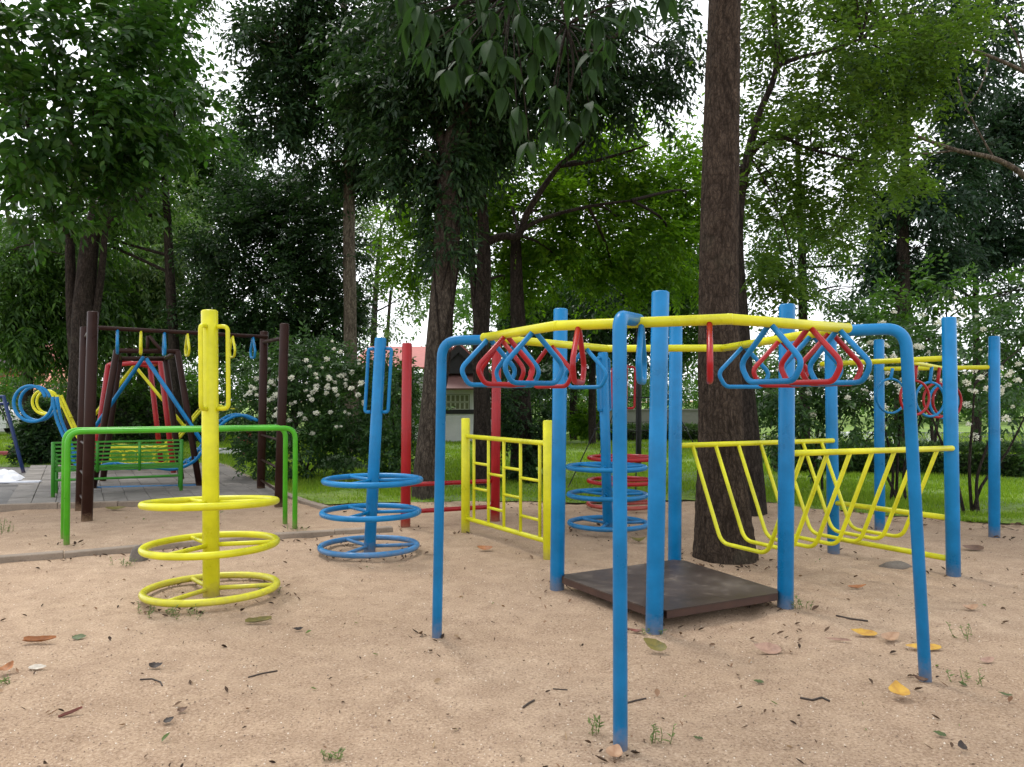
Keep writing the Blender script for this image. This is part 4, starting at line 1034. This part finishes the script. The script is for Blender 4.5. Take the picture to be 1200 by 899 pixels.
shrub('clipped dark cone-shaped shrub under the blue scroll swing', (45, 546), [[(45, 530), (44, 500)]], [C(44, 535, 17, 20, 16), C(43, 512, 17, 18, 20), C(45, 490, 17, 15, 15, .8), C(58, 525, 17, 14, 18, .6)], 66, name='shrub', mat=L_DARK, per=16, tw=24, K=8, tl=.2, L=.1, W=.05, droop=.1)
shrub('young yellow-green bush on the sunny lawn seen left of the front leg', (690, 515), [[(690, 505), (690, 490)]], [C(690, 487, 25, 16, 10), C(684, 497, 25, 10, 7, .6)], 67, name='shrub', mat=L_BRIGHT, per=10, tw=16, K=8, tl=.3, L=.16, W=.08, droop=.1)

# ------------------------------------------------------------------ near hanging branch, leaf by leaf
def big_leaf_mesh(k):
    r = random.Random(k); V = []; F = []; n = 5; bend = r.uniform(.15, .4); tw_ = r.uniform(-.3, .3)
    for i in range(n + 1):
        s = i / n; wd = .21 * math.sin(math.pi * min(1, s ** .75 * .97 + .03)) * (1 - .25 * s); z = -bend * s * s
        for q in (-1, 0, 1):
            a = tw_ * s; y = q * wd; zz = z + abs(q) * wd * .28
            V.append((s, y * math.cos(a), zz + y * math.sin(a)))
    for i in range(n):
        for q in (0, 1): a = i * 3 + q; F.append((a, a + 1, a + 4, a + 3))
    me = mesh_py('leaf', V, F, True); me.materials.append(L_NEAR); return me
BIGLEAF = [big_leaf_mesh(k) for k in range(6)]
nb = thing('overhanging_branch', 'branch of large drooping leaves hanging into the top middle of the view', 'branch', P(640, -160, 4.9))
mb = MB(); D_ = 4.7
tips = [(470, -10), (505, 15), (500, 55), (545, 20), (540, 70), (575, 45), (590, 100), (610, 15), (625, 60), (650, 100), (668, 140), (640, 150), (620, 165), (690, 80), (700, 20), (740, 5), (780, -10), (655, 40), (565, -15), (675, -15), (590, 65), (690, 120), (525, 80), (480, 25), (605, 125), (635, 30), (715, 45), (600, -10), (540, 40), (650, 125), (632, 85), (575, 10), (490, 5), (560, 85), (700, 60)]
hub = [(640, -160), (620, -60), (600, 0), (590, 40)]
trunk_geo(mb, local(nb, [P(x, y, 4.9) for x, y in hub]), [.022, .016, .012, .008], 8, 4, 0)
trunk_geo(mb, local(nb, [P(x, y, 4.8) for x, y in ((630, -100), (660, 10), (672, 80), (660, 130))]), [.014, .010, .008, .005], 7, 4, 0)
for (x, y) in tips:
    dd = D_ + rnd.uniform(-.35, .35); tp = P(x, y, dd)
    s = P(*( (600, 0) if x < 630 else (664, 30)), 4.85)
    trunk_geo(mb, local(nb, [s, s.lerp(tp, .5) + Vector((0, 0, .04)), tp]), [.006, .005, .003], 5, 3, 0)
    m = rnd.randint(6, 8)
    for k in range(m):
        az = 2 * math.pi * (k + rnd.uniform(-.3, .3)) / m; el = R(rnd.uniform(-85, -25))
        dr = Vector((math.cos(az) * math.cos(el), math.sin(az) * math.cos(el), math.sin(el)))
        o = link('leaf', BIGLEAF[rnd.randrange(6)], None, nb)
        zax = Vector((0, 0, 1)); yv = zax.cross(dr).normalized(); zv = dr.cross(yv)
        rot = Matrix((dr, yv, zv)).transposed() @ Matrix.Rotation(rnd.uniform(-.5, .5), 3, 'X')
        L_ = rnd.uniform(.12, .215)
        o.matrix_world = Matrix.Translation(tp - nb.location + dr * .02) @ rot.to_4x4() @ Matrix.Diagonal((L_, L_, L_, 1))
link('stem', mb.mesh('stem'), BARK_D, nb)

# ================================================================== GRASS, SPROUTS, LITTER
rg = np.random.default_rng(200)
LEX = np.array([p.x for p in LE]); LEY = np.array([p.y for p in LE])
def grass_blades():
    n = 330000
    y = 9.0 + 22 * rg.random(n) ** 2.0; x = (rg.random(n) * 2 - 1) * .75 * y
    ey = np.interp(x, LEX, LEY); e = y - ey
    keep = (e > -.03) & (rg.random(n) < np.clip(.35 + e * 2.2, 0, 1))
    x, y, e = x[keep], y[keep], e[keep]
    pat = np.array([n3(a, b, 5, .75) + .6 * n3(a, b, 8, 2.6) for a, b in zip(x, y)])      # worn, thin places in the turf
    ok = rg.random(len(x)) < np.clip(.95 + pat * 1.6, .08, 1); x, y, e, pat = x[ok], y[ok], e[ok], pat[ok]; n = len(x)
    h = rg.uniform(.025, .06, n) * (1 + .02 * y) * np.clip(.45 + e * .8, .4, 1) * np.clip(1 + pat * .7, .5, 1.5); wd = .0035 + .0006 * y * rg.uniform(.6, 1.2, n)
    az = rg.uniform(0, 2 * math.pi, n); ln = rg.uniform(.1, .7, n) * h; la = rg.uniform(0, 2 * math.pi, n)
    b = np.stack([x, y, np.full(n, .012)], 1); s = np.stack([np.cos(az), np.sin(az), az * 0], 1) * wd[:, None]
    tip = b + np.stack([np.cos(la) * ln, np.sin(la) * ln, h + .02], 1)
    V = np.stack([b - s, b + s, tip], 1).reshape(-1, 3); F = np.arange(3 * n).reshape(-1, 3)
    link('grass', mesh_np('grass', V, F), L_GRASS, None, kind='stuff')
grass_blades()

def sprout(label, px, py, n, h, seed, spread=.09):
    b = G(px, py); t = thing('weed', label, 'weed', vxy(b, ground_z(b.x, b.y))); r = np.random.default_rng(seed)
    lv = Leaves(seed); mb = MB()
    for k in range(n):
        o = Vector((r.normal(0, spread), r.normal(0, spread * .6), 0)); tip = o + Vector((r.normal(0, .02), r.normal(0, .02), h * r.uniform(.5, 1.1)))
        mb.tube([o - Z * .01, o.lerp(tip, .5) + Vector((r.normal(0, .006), 0, 0)), tip], .0016, 4)
        m = int(5 + 5 * r.random()); s = r.random((m, 1)); p = np.array(o) * (1 - s) + np.array(tip) * s; az = r.uniform(0, 6.28, m)
        lv.leaves(p, np.stack([np.cos(az), np.sin(az), r.uniform(.1, .9, m)], 1), np.tile([0, 0, 1.0], (m, 1)) + r.normal(0, .3, (m, 3)), r.uniform(.015, .035, m), r.uniform(.006, .012, m))
    link('leaves', lv.mesh('leaves'), L_WEED, t, kind='stuff'); link('stem', mb.mesh('stem'), L_WEED, t, kind='stuff')
for a in (('tiny green weed just left of the foot of the front blue leg', 699, 862, 4, .13, 1, .02), ('tiny weeds right of the foot of the front blue leg', 772, 870, 5, .10, 2, .03), ('sparse weed at the left of the lowest yellow hoop', 163, 716, 6, .07, 3, .05),
          ('sparse weeds in front of the lowest yellow hoop', 210, 722, 11, .07, 4, .09), ('little weed at the right of the lowest yellow hoop', 316, 696, 7, .08, 5, .05), ('weed at the foot of the blue post at the right corner of the platform', 935, 713, 9, .08, 6, .05),
          ('low weed by the foot of the front corner post of the platform', 762, 742, 5, .05, 7, .03), ('faint weed right of the right blue leg', 1142, 800, 5, .08, 8, .04), ('faint weed in the sand above the right blue leg foot', 1127, 747, 5, .09, 9, .05),
          ('small weed at the bottom edge of the photo left of centre', 388, 892, 5, .04, 10, .02), ('weed against the kerb behind the yellow hoops', 150, 662, 8, .07, 11, .05), ('weed at the left edge beside the kerb', 5, 625, 14, .16, 12, .12), ('sprig at the foot of the green bar on its right end', 350, 622, 6, .07, 13, .05), ('small weed in the sand at the left edge', 10, 802, 4, .05, 14, .02)):
    sprout(*a)

LITTER_D = leaf_mat('dark_litter', (.026, .016, .011), (.075, .046, .030), (.17, .105, .065), .05, .8, .2)
LITTER_T = leaf_mat('tan_litter', (.16, .085, .05), (.26, .16, .10), (.36, .26, .16), .1, .8, .2)
def scatter_litter(name, n, mat, smin, smax, seed, near=2.2, far=12.5, pw=1.4):
    r = np.random.default_rng(seed); y = near + (far - near) * r.random(n) ** pw; x = (r.random(n) * 2 - 1) * .72 * y
    ok = y < np.interp(x, LEX, LEY) + .15; x, y = x[ok], y[ok]; n = len(x)
    z = np.array([ground_z(a, b) for a, b in zip(x, y)]) + .004
    lv = Leaves(seed); lv.full = True; az = r.uniform(0, 6.28, n); L = smin + (smax - smin) * r.random(n) ** 3.2
    lv.leaves(np.stack([x, y, z], 1), np.stack([np.cos(az), np.sin(az), r.uniform(-.02, .25, n)], 1), np.stack([r.normal(0, .5, n), r.normal(0, .5, n), np.ones(n)], 1), L, L * r.uniform(.15, .6, n), .45, -.35)
    link(name, lv.mesh(name), mat, None, kind='stuff')
scatter_litter('leaf_litter', 1500, LITTER_D, .007, .044, 301)
scatter_litter('leaf_litter', 700, LITTER_T, .008, .05, 302)
scatter_litter('leaf_litter', 70, L_WEED, .015, .05, 303)
def edge_litter():
    r = np.random.default_rng(304); n = 900; i = r.integers(0, len(LE) - 1, n); t = r.random(n)
    x = LEX[i] * (1 - t) + LEX[i + 1] * t; y = LEY[i] * (1 - t) + LEY[i + 1] * t - np.abs(r.normal(0, .35, n)); az = r.uniform(0, 6.28, n); L = r.uniform(.025, .10, n)
    k = x > -2.9; x, y, az, L = x[k], y[k], az[k], L[k]; n = len(x)
    lv = Leaves(3); lv.leaves(np.stack([x, y, np.full(n, .012)], 1), np.stack([np.cos(az), np.sin(az), r.uniform(0, .3, n)], 1), np.stack([r.normal(0, .4, n), r.normal(0, .4, n), np.ones(n)], 1), L, L * r.uniform(.25, .6, n), .2, -.1)
    link('leaf_litter', lv.mesh('leaf_litter'), LITTER_D, None, kind='stuff')
edge_litter()
def foot_litter():                                  # scraps caught against posts, hoops, trunk and kerb
    r = np.random.default_rng(305); O = []
    feet = [p655, p774, p920, p790, p1117, p975, p1165, p1030, G(475, 618), G(580, 611), G(545, 623), G(642, 654), G(512, 747), G(1084, 797), G(727, 880), G(77, 639), G(345, 620)]
    for f in feet:
        for _ in range(9): a = r.uniform(0, 6.28); q = abs(r.normal(.08, .09)) + .04; O.append((f.x + q * math.cos(a), f.y + q * math.sin(a)))
    for f, rad, m in ((G(248, 698), .5, 50), (G(432, 648), .45, 60), (G(713, 624), .45, 40), (G(850, 655), .42, 70), ((p774 + p920) / 2, .5, 50)):
        for _ in range(m): a = r.uniform(0, 6.28); q = rad * r.uniform(.75, 1.25); O.append((f.x + q * math.cos(a), f.y + q * math.sin(a)))
    for _ in range(90):
        t = r.random(); k = G(0, 660).lerp(G(460, 623), t); O.append((k.x, k.y + r.choice([-1, 1]) * r.uniform(.08, .2)))
    O = np.array(O); n = len(O); z = np.array([ground_z(a, b) for a, b in O]) + .004; az = r.uniform(0, 6.28, n); L = r.uniform(.01, .06, n)
    lv = Leaves(4); lv.full = True; lv.leaves(np.stack([O[:, 0], O[:, 1], z], 1), np.stack([np.cos(az), np.sin(az), r.uniform(0, .3, n)], 1), np.stack([r.normal(0, .5, n), r.normal(0, .5, n), np.ones(n)], 1), L, L * r.uniform(.2, .6, n), .45, -.35)
    link('leaf_litter', lv.mesh('leaf_litter'), LITTER_D, None, kind='stuff')
foot_litter()
def pebbles(n, seed):
    r = np.random.default_rng(seed); y = 2.2 + 6 * r.random(n) ** 1.5; x = (r.random(n) * 2 - 1) * .72 * y; s = r.uniform(.0018, .0055, n)
    z = np.array([ground_z(a, b) for a, b in zip(x, y)]) + s * .3
    base = np.array([[1, 0, 0], [-1, 0, 0], [0, 1, 0], [0, -1, 0], [0, 0, 1.0]]); V = base[None] * s[:, None, None] * r.uniform(.6, 1.3, (n, 5, 1)) + np.stack([x, y, z], 1)[:, None]
    f = np.array([[0, 2, 4], [2, 1, 4], [1, 3, 4], [3, 0, 4]]); F = (f[None] + 5 * np.arange(n)[:, None, None]).reshape(-1, 3)
    t = NT('pebble'); col = t.ramp(t.n('NewGeometry').outputs['Random Per Island'], [(0, (.10, .065, .045)), (.45, (.30, .20, .14)), (.8, (.5, .38, .28)), (1, (.7, .62, .52))])
    link('gravel', mesh_np('gravel', V.reshape(-1, 3), F), t.done(t.principled(col, .85)), None, kind='stuff')
pebbles(14000, 5)

# ---- fallen leaves one can point to
def flat(name, c, c2=None, rough=.6):
    t = NT(name); n = t.noise(t.coord('Object'), 30, 4, .6)
    return t.done(t.principled(t.ramp(n, [(.35, c2 or tuple(x * .6 for x in c)), (.65, c)]), rough))
LC = dict(orange=flat('orange_leaf', (.36, .14, .045)), olive=flat('olive_leaf', (.17, .135, .02), (.09, .08, .015)), dark=flat('dark_brown_leaf', (.035, .022, .016)), green=flat('green_fallen_leaf', (.07, .10, .02), (.035, .05, .012)),
          pink=flat('pinkish_leaf', (.36, .22, .155), (.23, .13, .09)), yellow=flat('yellow_leaf', (.52, .31, .035), (.38, .19, .03)), tan=flat('tan_leaf', (.40, .25, .15), (.28, .15, .08)), pale=flat('pale_leaf_dry', (.50, .44, .36)), red=flat('reddish_leaf', (.20, .055, .035)), brown=flat('brown_leaf', (.13, .065, .035)))
def fallen(label, px, py, L, Wd, ang, col, curl=.25, roll=.35, lift=.0, tilt=0):
    b = G(px, py); b.z = ground_z(b.x, b.y) + .004; V = []; F = []; n = 7; r = random.Random(int(px * 7 + py))
    for i in range(n + 1):
        s = i / n; wd = .5 * Wd * (math.sin(math.pi * min(.985, .06 + .92 * s ** .85)) ** (.8 if roll < .6 else .25)) * r.uniform(.9, 1.1)
        for q in (-1, -.5, 0, .5, 1):
            a = q * roll * 2.2; rad = wd / max(.05, min(roll, .6) * 2.2)
            yy, zz = (rad * math.sin(a), rad * (1 - math.cos(a))) if roll > .06 else (q * wd, 0)
            V.append(((s - .5) * L, yy, zz + curl * L * (s - .5) ** 2 * 2 + r.uniform(0, .004)))
    for i in range(n):
        for k in range(4): a = i * 5 + k; F.append((a, a + 1, a + 6, a + 5))
    me = mesh_py('fallen_leaf', V, F, True); o = tag(link('fallen_leaf', me, LC[col]), label, 'leaf', 'fallen leaves on the sand')
    tl = tilt or r.uniform(.22, .42)
    o.matrix_world = Matrix.Translation(b + Z * (lift + .42 * Wd * math.sin(tl))) @ Matrix.Rotation(tl, 4, 'X') @ Matrix.Rotation(R(ang), 4, 'Z')
    return o
for a in (('orange-brown curled leaf lying at the left edge below the kerb', 47, 754, .185, .05, 6, 'orange', .15, .75), ('olive ribbed leaf rolled up in front of the yellow spinning pole', 303, 731, .165, .06, 12, 'olive', .1, .6), ('small black curled scrap right of the olive rolled leaf', 350, 740, .06, .04, 15, 'dark', .4, .5),
          ('orange-brown leaf in the sand left of the yellow ladder panel foot', 568, 646, .15, .09, 170, 'orange', .3, .3), ('dark olive leaf propped up right of the front platform post', 767, 762, .14, .085, 150, 'olive', .3, .25, .015, .6), ('broad pinkish dry leaf in front of the platform', 899, 762, .15, .11, 160, 'pink', .25, .3),
          ('long yellow leaf with a green edge right of the platform', 1012, 744, .15, .07, 165, 'yellow', .2, .3), ('tan crumpled leaf touching the long yellow leaf', 1043, 750, .13, .08, 20, 'tan', .3, .25), ('orange-yellow leaf lying behind the right blue leg', 1082, 759, .20, .075, 175, 'yellow', .1, .2),
          ('bright yellow upturned leaf below the right blue leg', 1053, 823, .105, .095, 80, 'yellow', .45, .25, .01, .35), ('pale tan star-shaped leaf against the foot of the front blue leg', 720, 890, .075, .075, 60, 'tan', .4, .25, .004, .3), ('thin pinkish curled leaf left of the long yellow leaf', 982, 751, .15, .03, 170, 'pink', .1, .5),
          ('orange-brown narrow leaf lying between platform and rung bridge', 1004, 691, .15, .05, 10, 'orange', .25, .4), ('tan leaf in the sand right of the right blue leg', 1137, 716, .12, .07, 15, 'tan', .4, .3), ('pale pink leaf far right beside the right blue leg', 1157, 776, .09, .05, 20, 'pink', .2, .25), ('black folded leaf in the sand at the left', 183, 785, .07, .055, 10, 'dark', .5, .3),
          ('orange leaf cut off by the left edge of the photo', 9, 791, .075, .07, 70, 'orange', .5, .3, .01, .4), ('whitish dry leaf beside the orange leaf at the left edge', 44, 787, .09, .045, 5, 'pale', .1, .2), ('yellow-brown leaf lying behind the left brown post', 136, 599, .26, .11, 5, 'olive', .2, .3), ('olive leaf standing up behind the front leg near the blue hoops', 748, 637, .15, .09, 10, 'olive', .5, .3, .01, .2),
          ('big flat brown leaf between the two right blue posts', 1140, 644, .19, .12, 170, 'brown', .2, .2), ('dark green leaf lying at the lower right', 1101, 868, .05, .03, 150, 'green', .15, .25), ('small green leaf right of the bright yellow leaf', 1128, 804, .04, .028, 130, 'green', .15, .25), ('pale green leaf near the right edge of the sand', 1178, 816, .06, .02, 155, 'green', .15, .25),
          ('flat green leaf in the sand at the left below the kerb', 93, 749, .08, .05, 10, 'green', .1, .15), ('small dark green leaf in front of the platform', 889, 801, .05, .03, 160, 'green', .15, .2), ('reddish leaf against the front platform post', 744, 741, .10, .035, 165, 'red', .3, .4), ('reddish stick-like leaf at the lower left', 83, 840, .10, .025, 35, 'red', .1, .7),
          ('black upright scrap of leaf at the bottom right', 1127, 884, .045, .035, 80, 'dark', .4, .3, .008, .5), ('dark round leaf in the sand left of centre', 198, 849, .045, .035, 40, 'dark', .3, .3), ('dark brown leaf right of the dark round leaf', 214, 836, .045, .035, 30, 'brown', .4, .3), ('small brown leaf at the foot of the right blue leg', 1078, 799, .07, .04, 140, 'brown', .5, .4), ('small pale green leaf right of the bottom weeds', 818, 870, .04, .018, 160, 'green', .1, .2)):
    fallen(*a)
TWIG = flat('dark_twig', (.05, .033, .024))
for lab, pts, r_ in (('thin dark twig lying right of the black folded leaf', [(291, 795), (305, 791), (325, 788)], .004), ('hooked black twig under the black folded leaf', [(164, 800), (178, 798), (188, 801), (190, 806)], .004), ('dark twig lying between the platform and the long yellow leaf', [(980, 721), (996, 725), (1017, 727)], .006), ('broken dark twig in the sand below the platform', [(938, 819), (952, 822), (963, 819), (972, 823)], .005),
                     ('thin twig right of the front blue leg', [(734, 824), (745, 821), (757, 818)], .004), ('short black twig left of the front blue leg', [(613, 830), (620, 824), (626, 821)], .005), ('straight thin twig in the sand left of the front leg', [(648, 806), (665, 808)], .003)):
    q = [G(*p) for p in pts]; q = [Vector((p.x, p.y, ground_z(p.x, p.y) + r_)) for p in q]
    tag(link('twig', MB().tube(q, r_, 6).mesh('twig'), TWIG), lab, 'twig', 'twigs on the sand')

def rock(name, label, cat, px, py, rad, mat, seed, depth=None):
    b = G(px, py) if depth is None else P(px, py, depth); V = []; F = []; nu, nv = 16, 9
    for j in range(nv):
        th = math.pi * j / (nv - 1)
        for i in range(nu):
            a = 2 * math.pi * i / nu; d = Vector((math.sin(th) * math.cos(a), math.sin(th) * math.sin(a), math.cos(th)))
            k = 1 + .28 * mnoise.noise(d * 1.6 + Vector((seed, 0, 0))) + .10 * mnoise.noise(d * 5 + Vector((0, seed, 0)))
            V.append(Vector((d.x * rad[0], d.y * rad[1], d.z * rad[2])) * k)
    for j in range(nv - 1):
        for i in range(nu): F.append((j * nu + i, j * nu + (i + 1) % nu, (j + 1) * nu + (i + 1) % nu, (j + 1) * nu + i)[::-1])
    o = tag(link(name, mesh_py(name, V, F, True), mat), label, cat); o.location = vxy(b, ground_z(b.x, b.y)); return o
rock('stump', 'short grey weathered stump against the kerb behind the yellow hoops', 'stump', 162, 657, (.085, .08, .13), STONE, 3)
rock('stone', 'flat dark stone half buried under the rung bridge', 'stone', 1050, 664, (.13, .08, .045), STONE, 8)
rock('mossy_mound', 'mossy green mound at the foot of the tall straight trunk', 'mound', 398, 550, (.5, .3, .32), L_HEDGE, 5)

# ================================================================== BUILDINGS AND FAR THINGS
def quad_part(name, parent, pts, mat, th=.06):
    """a slab: polygon pts thickened along its normal"""
    q = local(parent, pts); n = (q[1] - q[0]).cross(q[2] - q[0]).normalized() * th; k = len(q)
    V = q + [p + n for p in q]; F = [tuple(range(k))[::-1], tuple(range(k, 2 * k))] + [(i, (i + 1) % k, k + (i + 1) % k, k + i) for i in range(k)]
    return link(name, mesh_py(name, V, F), mat, parent)
def boxp(name, parent, lo, hi, mat):
    c = (Vector(lo) + Vector(hi)) / 2; m = MB(); m.box(local(parent, [c])[0], tuple(abs(b - a) for a, b in zip(lo, hi))); return link(name, m.mesh(name), mat, parent)
def X(px, d): return (px - 600) * d / FPX
def Zh(py, d): return P(600, py, d).z
d = 26.0
hs = thing('house', 'white-walled house with pink roof and dark gable behind the leaning trunk', 'house', (X(525, d), d, 0))
x0, x1 = X(470, d), X(578, d)
boxp('wall', hs, (x0, d, -.1), (x1, d + 5, Zh(440, d)), WALLW)
boxp('beam', hs, (x0 - .02, d - .07, Zh(485, d)), (x1 + .02, d - .004, Zh(480, d)), DARKWOOD)
for px in (563, 487): boxp('corner_post', hs, (X(px, d), d - .09, -.1), (X(px + 4, d), d - .008, Zh(445, d)), WALLW)
for i in range(5):
    for j in range(2):
        bx, bz = X(523 + i * 5.4, d), Zh(480 - 9.0 * j, d)
        mm = MB(); w_ = px_m(5.2, d); h_ = px_m(8.4, d); e = .022
        for lo, hi in (((bx, d - .05, bz), (bx + w_, d - .003, bz + e)), ((bx, d - .05, bz + h_ - e), (bx + w_, d - .003, bz + h_)), ((bx, d - .05, bz + e + .001), (bx + e, d - .003, bz + h_ - e - .001)), ((bx + w_ - e, d - .05, bz + e + .001), (bx + w_, d - .003, bz + h_ - e - .001))):
            mm.box(local(hs, [(Vector(lo) + Vector(hi)) / 2])[0], tuple(b - a for a, b in zip(lo, hi)))
        link('vent_block', mm.mesh('vent_block'), VENTC, hs)
boxp('vent_recess', hs, (X(522, d), d - .012, Zh(481, d)), (X(550.5, d), d - .002, Zh(462, d)), plain('olive_recess', (.20, .21, .11)))
quad_part('porch_roof', hs, [(X(512, d), d - .9, Zh(457, d - .9)), (X(584, d), d - .9, Zh(457, d - .9)), (X(580, d), d + .3, Zh(437, d)), (X(516, d), d + .3, Zh(437, d))], ROOFBROWN)
ap = Vector((X(538, d), d - .2, Zh(404, d)))
quad_part('gable', hs, [(X(510, d), d - .1, Zh(438, d)), (X(568, d), d - .1, Zh(438, d)), (ap.x, d - .1, ap.z - .1)], DARKWOOD)
for sx in (500, 577):
    e = Vector((X(sx, d), d - .2, Zh(440, d))); back = Vector((0, 4.5, 0)); up = Vector((0, 0, .0))
    quad_part('roof', hs, [e, ap, ap + back, e + back] if sx == 500 else [ap, e, e + back, ap + back], ROOFPINK)
    u = (ap - e); n_ = Vector((0, -.06, 0)); quad_part('barge_board', hs, [e + n_, ap + n_, ap + n_ - Z * .28, e + n_ - Z * .28] if sx != 500 else [e + n_ - Z * .28, ap + n_ - Z * .28, ap + n_, e + n_], DARKWOOD)
quad_part('roof', hs, [(X(405, d), d + .2, Zh(432, d)), (X(522, d), d + .2, Zh(432, d)), (X(522, d), d + 3.4, Zh(407, d + 3) ), (X(410, d), d + 3.4, Zh(407, d + 3))], ROOFPINK)
boxp('wall', hs, (X(412, d), d + .6, -.1), (x0 - .01, d + 4.6, Zh(434, d)), WALLW)
d = 34.0
h2 = thing('house', 'house with an orange tiled roof and brown gable at the left edge', 'house', (X(20, d), d, 0))
boxp('wall', h2, (X(-120, d), d, -.1), (X(90, d), d + 6, Zh(452, d)), WALLW)
quad_part('roof', h2, [(X(-130, d), d - .8, Zh(462, d)), (X(100, d), d - .8, Zh(462, d)), (X(88, d), d + 2.5, Zh(428, d + 2)), (X(-130, d), d + 2.5, Zh(428, d + 2))], ORANGEROOF)
ap = Vector((X(4, d), d + .2, Zh(398, d)))
for sx in (-40, 26):
    e = Vector((X(sx, d), d + .2, Zh(432 if sx < 0 else 424, d))); back = Vector((0, 4, 0))
    quad_part('roof', h2, [e, ap, ap + back, e + back] if sx < 0 else [ap, e, e + back, ap + back], ROOFPINK, .12)
quad_part('gable', h2, [(X(-34, d), d + .5, Zh(430, d)), (X(20, d), d + .5, Zh(430, d)), (ap.x, d + .5, ap.z - .15)], plain('violet_grey_boards', (.16, .13, .16)))
boxp('window', h2, (X(-8, d), d - .05, Zh(474, d)), (X(26, d), d - .004, Zh(462, d)), GLASS)
# white car
d = 31.0
car = thing('parked_car', 'white parked car mostly cut off by the left edge', 'car', (X(-38, d), d, 0)); sx = .0
prof = [(-2.1, .35), (-2.1, .75), (-1.9, .92), (-1.25, 1.0), (-.65, 1.42), (.75, 1.45), (1.35, 1.02), (2.0, .86), (2.12, .6), (2.1, .32)]
mm = MB(); V = [Vector((x, -.82, z)) for x, z in prof] + [Vector((x, .82, z)) for x, z in prof]; n_ = len(prof)
mm.add(V, [tuple(range(n_)), tuple(range(n_, 2 * n_))[::-1]] + [((i + 1) % n_, i, n_ + i, n_ + (i + 1) % n_) for i in range(n_)]); link('body', mm.mesh('body'), CARW, car)
for pts in ([(-1.12, 1.0), (-.6, 1.36), (.02, 1.38), (.02, 1.0)], [(.08, 1.0), (.08, 1.38), (.7, 1.38), (1.2, 1.02)]):
    link('window', mesh_py('window', [Vector((x, -.826, z)) for x, z in pts] + [Vector((x, -.80, z)) for x, z in pts], [(0, 1, 2, 3), (7, 6, 5, 4), (0, 4, 5, 1), (1, 5, 6, 2), (2, 6, 7, 3), (3, 7, 4, 0)]), GLASS, car)
for x in (-1.3, 1.3):
    for y in (-.83, .83): 
        wz = .03
        wh = link('wheel', MB().tube([Vector((x, y - .1, .32)), Vector((x, y + .1, .32))], .32, 18).mesh('wheel'), TYRE, car)
        link('rim', MB().tube([Vector((x, y - .115, .32)), Vector((x, y + .115, .32))], .19, 14).mesh('rim'), GREYWALL, wh)
# garden wall far behind
FARWALL = plain('weathered_far_wall', (.17, .165, .15))
gw = thing('garden_wall', 'low grey wall at the far side of the lawn behind the tallest post', 'wall', (X(750, 34), 34, 0))
boxp('wall', gw, (X(655, 34), 34, -.1), (X(860, 34), 34.2, Zh(481, 34)), FARWALL); boxp('coping', gw, (X(654, 34), 33.95, Zh(481, 34) + .002), (X(861, 34), 34.25, Zh(479.5, 34)), FARWALL)
# red ornament
g = G(288, 537); om = thing('garden_ornament', 'rust red lantern-like garden ornament on a brown post beside the lawn', 'ornament', g); sc = px_m(1, g.y)
mm = MB(); mm.tube([Vector((0, 0, -.05)), Vector((0, 0, 19 * sc))], 3.4 * sc, 10); link('post', mm.mesh('post'), plain('brown_post', (.12, .05, .035)), om)
RUST = plain('rust_red', (.20, .035, .025))
mm = MB(); mm.tube([Vector((0, 0, z * sc)) for z in (15, 17.5, 21, 25, 28, 30)], [4 * sc, 8 * sc, 9.5 * sc, 9 * sc, 6.5 * sc, 3.5 * sc], 16); link('bowl', mm.mesh('bowl'), RUST, om)
mm = MB(); mm.tube([Vector((0, 0, z * sc)) for z in (30.2, 32, 36, 41)], [8 * sc, 6 * sc, 3 * sc, .8 * sc], 16); link('cap', mm.mesh('cap'), RUST, om)
# tarpaulin and plank at the left edge
g = G(0, 568); V = []; F = []; n_ = 22
for j in range(n_):
    for i in range(n_):
        u, v = i / (n_ - 1) * 2 - 1, j / (n_ - 1) * 2 - 1; r2 = u * u + v * v
        V.append((u * .42 + .05 * n3(u, v, 3, 3), v * .4, max(.0, .15 * (1 - r2) + .10 * abs(n3(u, v, 1, 3.2)) * max(0, 1.3 - r2)) + .03))
for j in range(n_ - 1):
    for i in range(n_ - 1): a = j * n_ + i; F.append((a, a + 1, a + n_ + 1, a + n_))
o = tag(link('tarpaulin', mesh_py('tarpaulin', V, F, True), WHITE), 'crumpled white plastic sheet heaped at the left edge of the paving', 'plastic sheet'); o.location = (g.x - .25, g.y + .3, .02)
g = G(12, 571); o = tag(link('plank', MB().box((0, 0, 0), (.9, .10, .025)).mesh('plank'), WHITE), 'pale plank lying in front of the white plastic sheet', 'plank'); o.location = vxy(g, .085); o.rotation_euler = (0, 0, R(12))
g = G(0, 536); o = tag(link('kerb', MB().box((0, 0, .06), (3.2, .25, .12), None, .02).mesh('kerb'), plain('red_kerb', (.24, .035, .04))), 'dark red kerb strip on the grass at the left edge', 'kerb'); o.location = vxy(g, .03)
g = G(262, 534); o = tag(link('kerb', MB().box((0, 0, .08), (1.5, .25, .16), None, .02).mesh('kerb'), WALLW), 'pale kerb at the far end of the lawn below the blue swing', 'kerb'); o.location = vxy(g, .03)
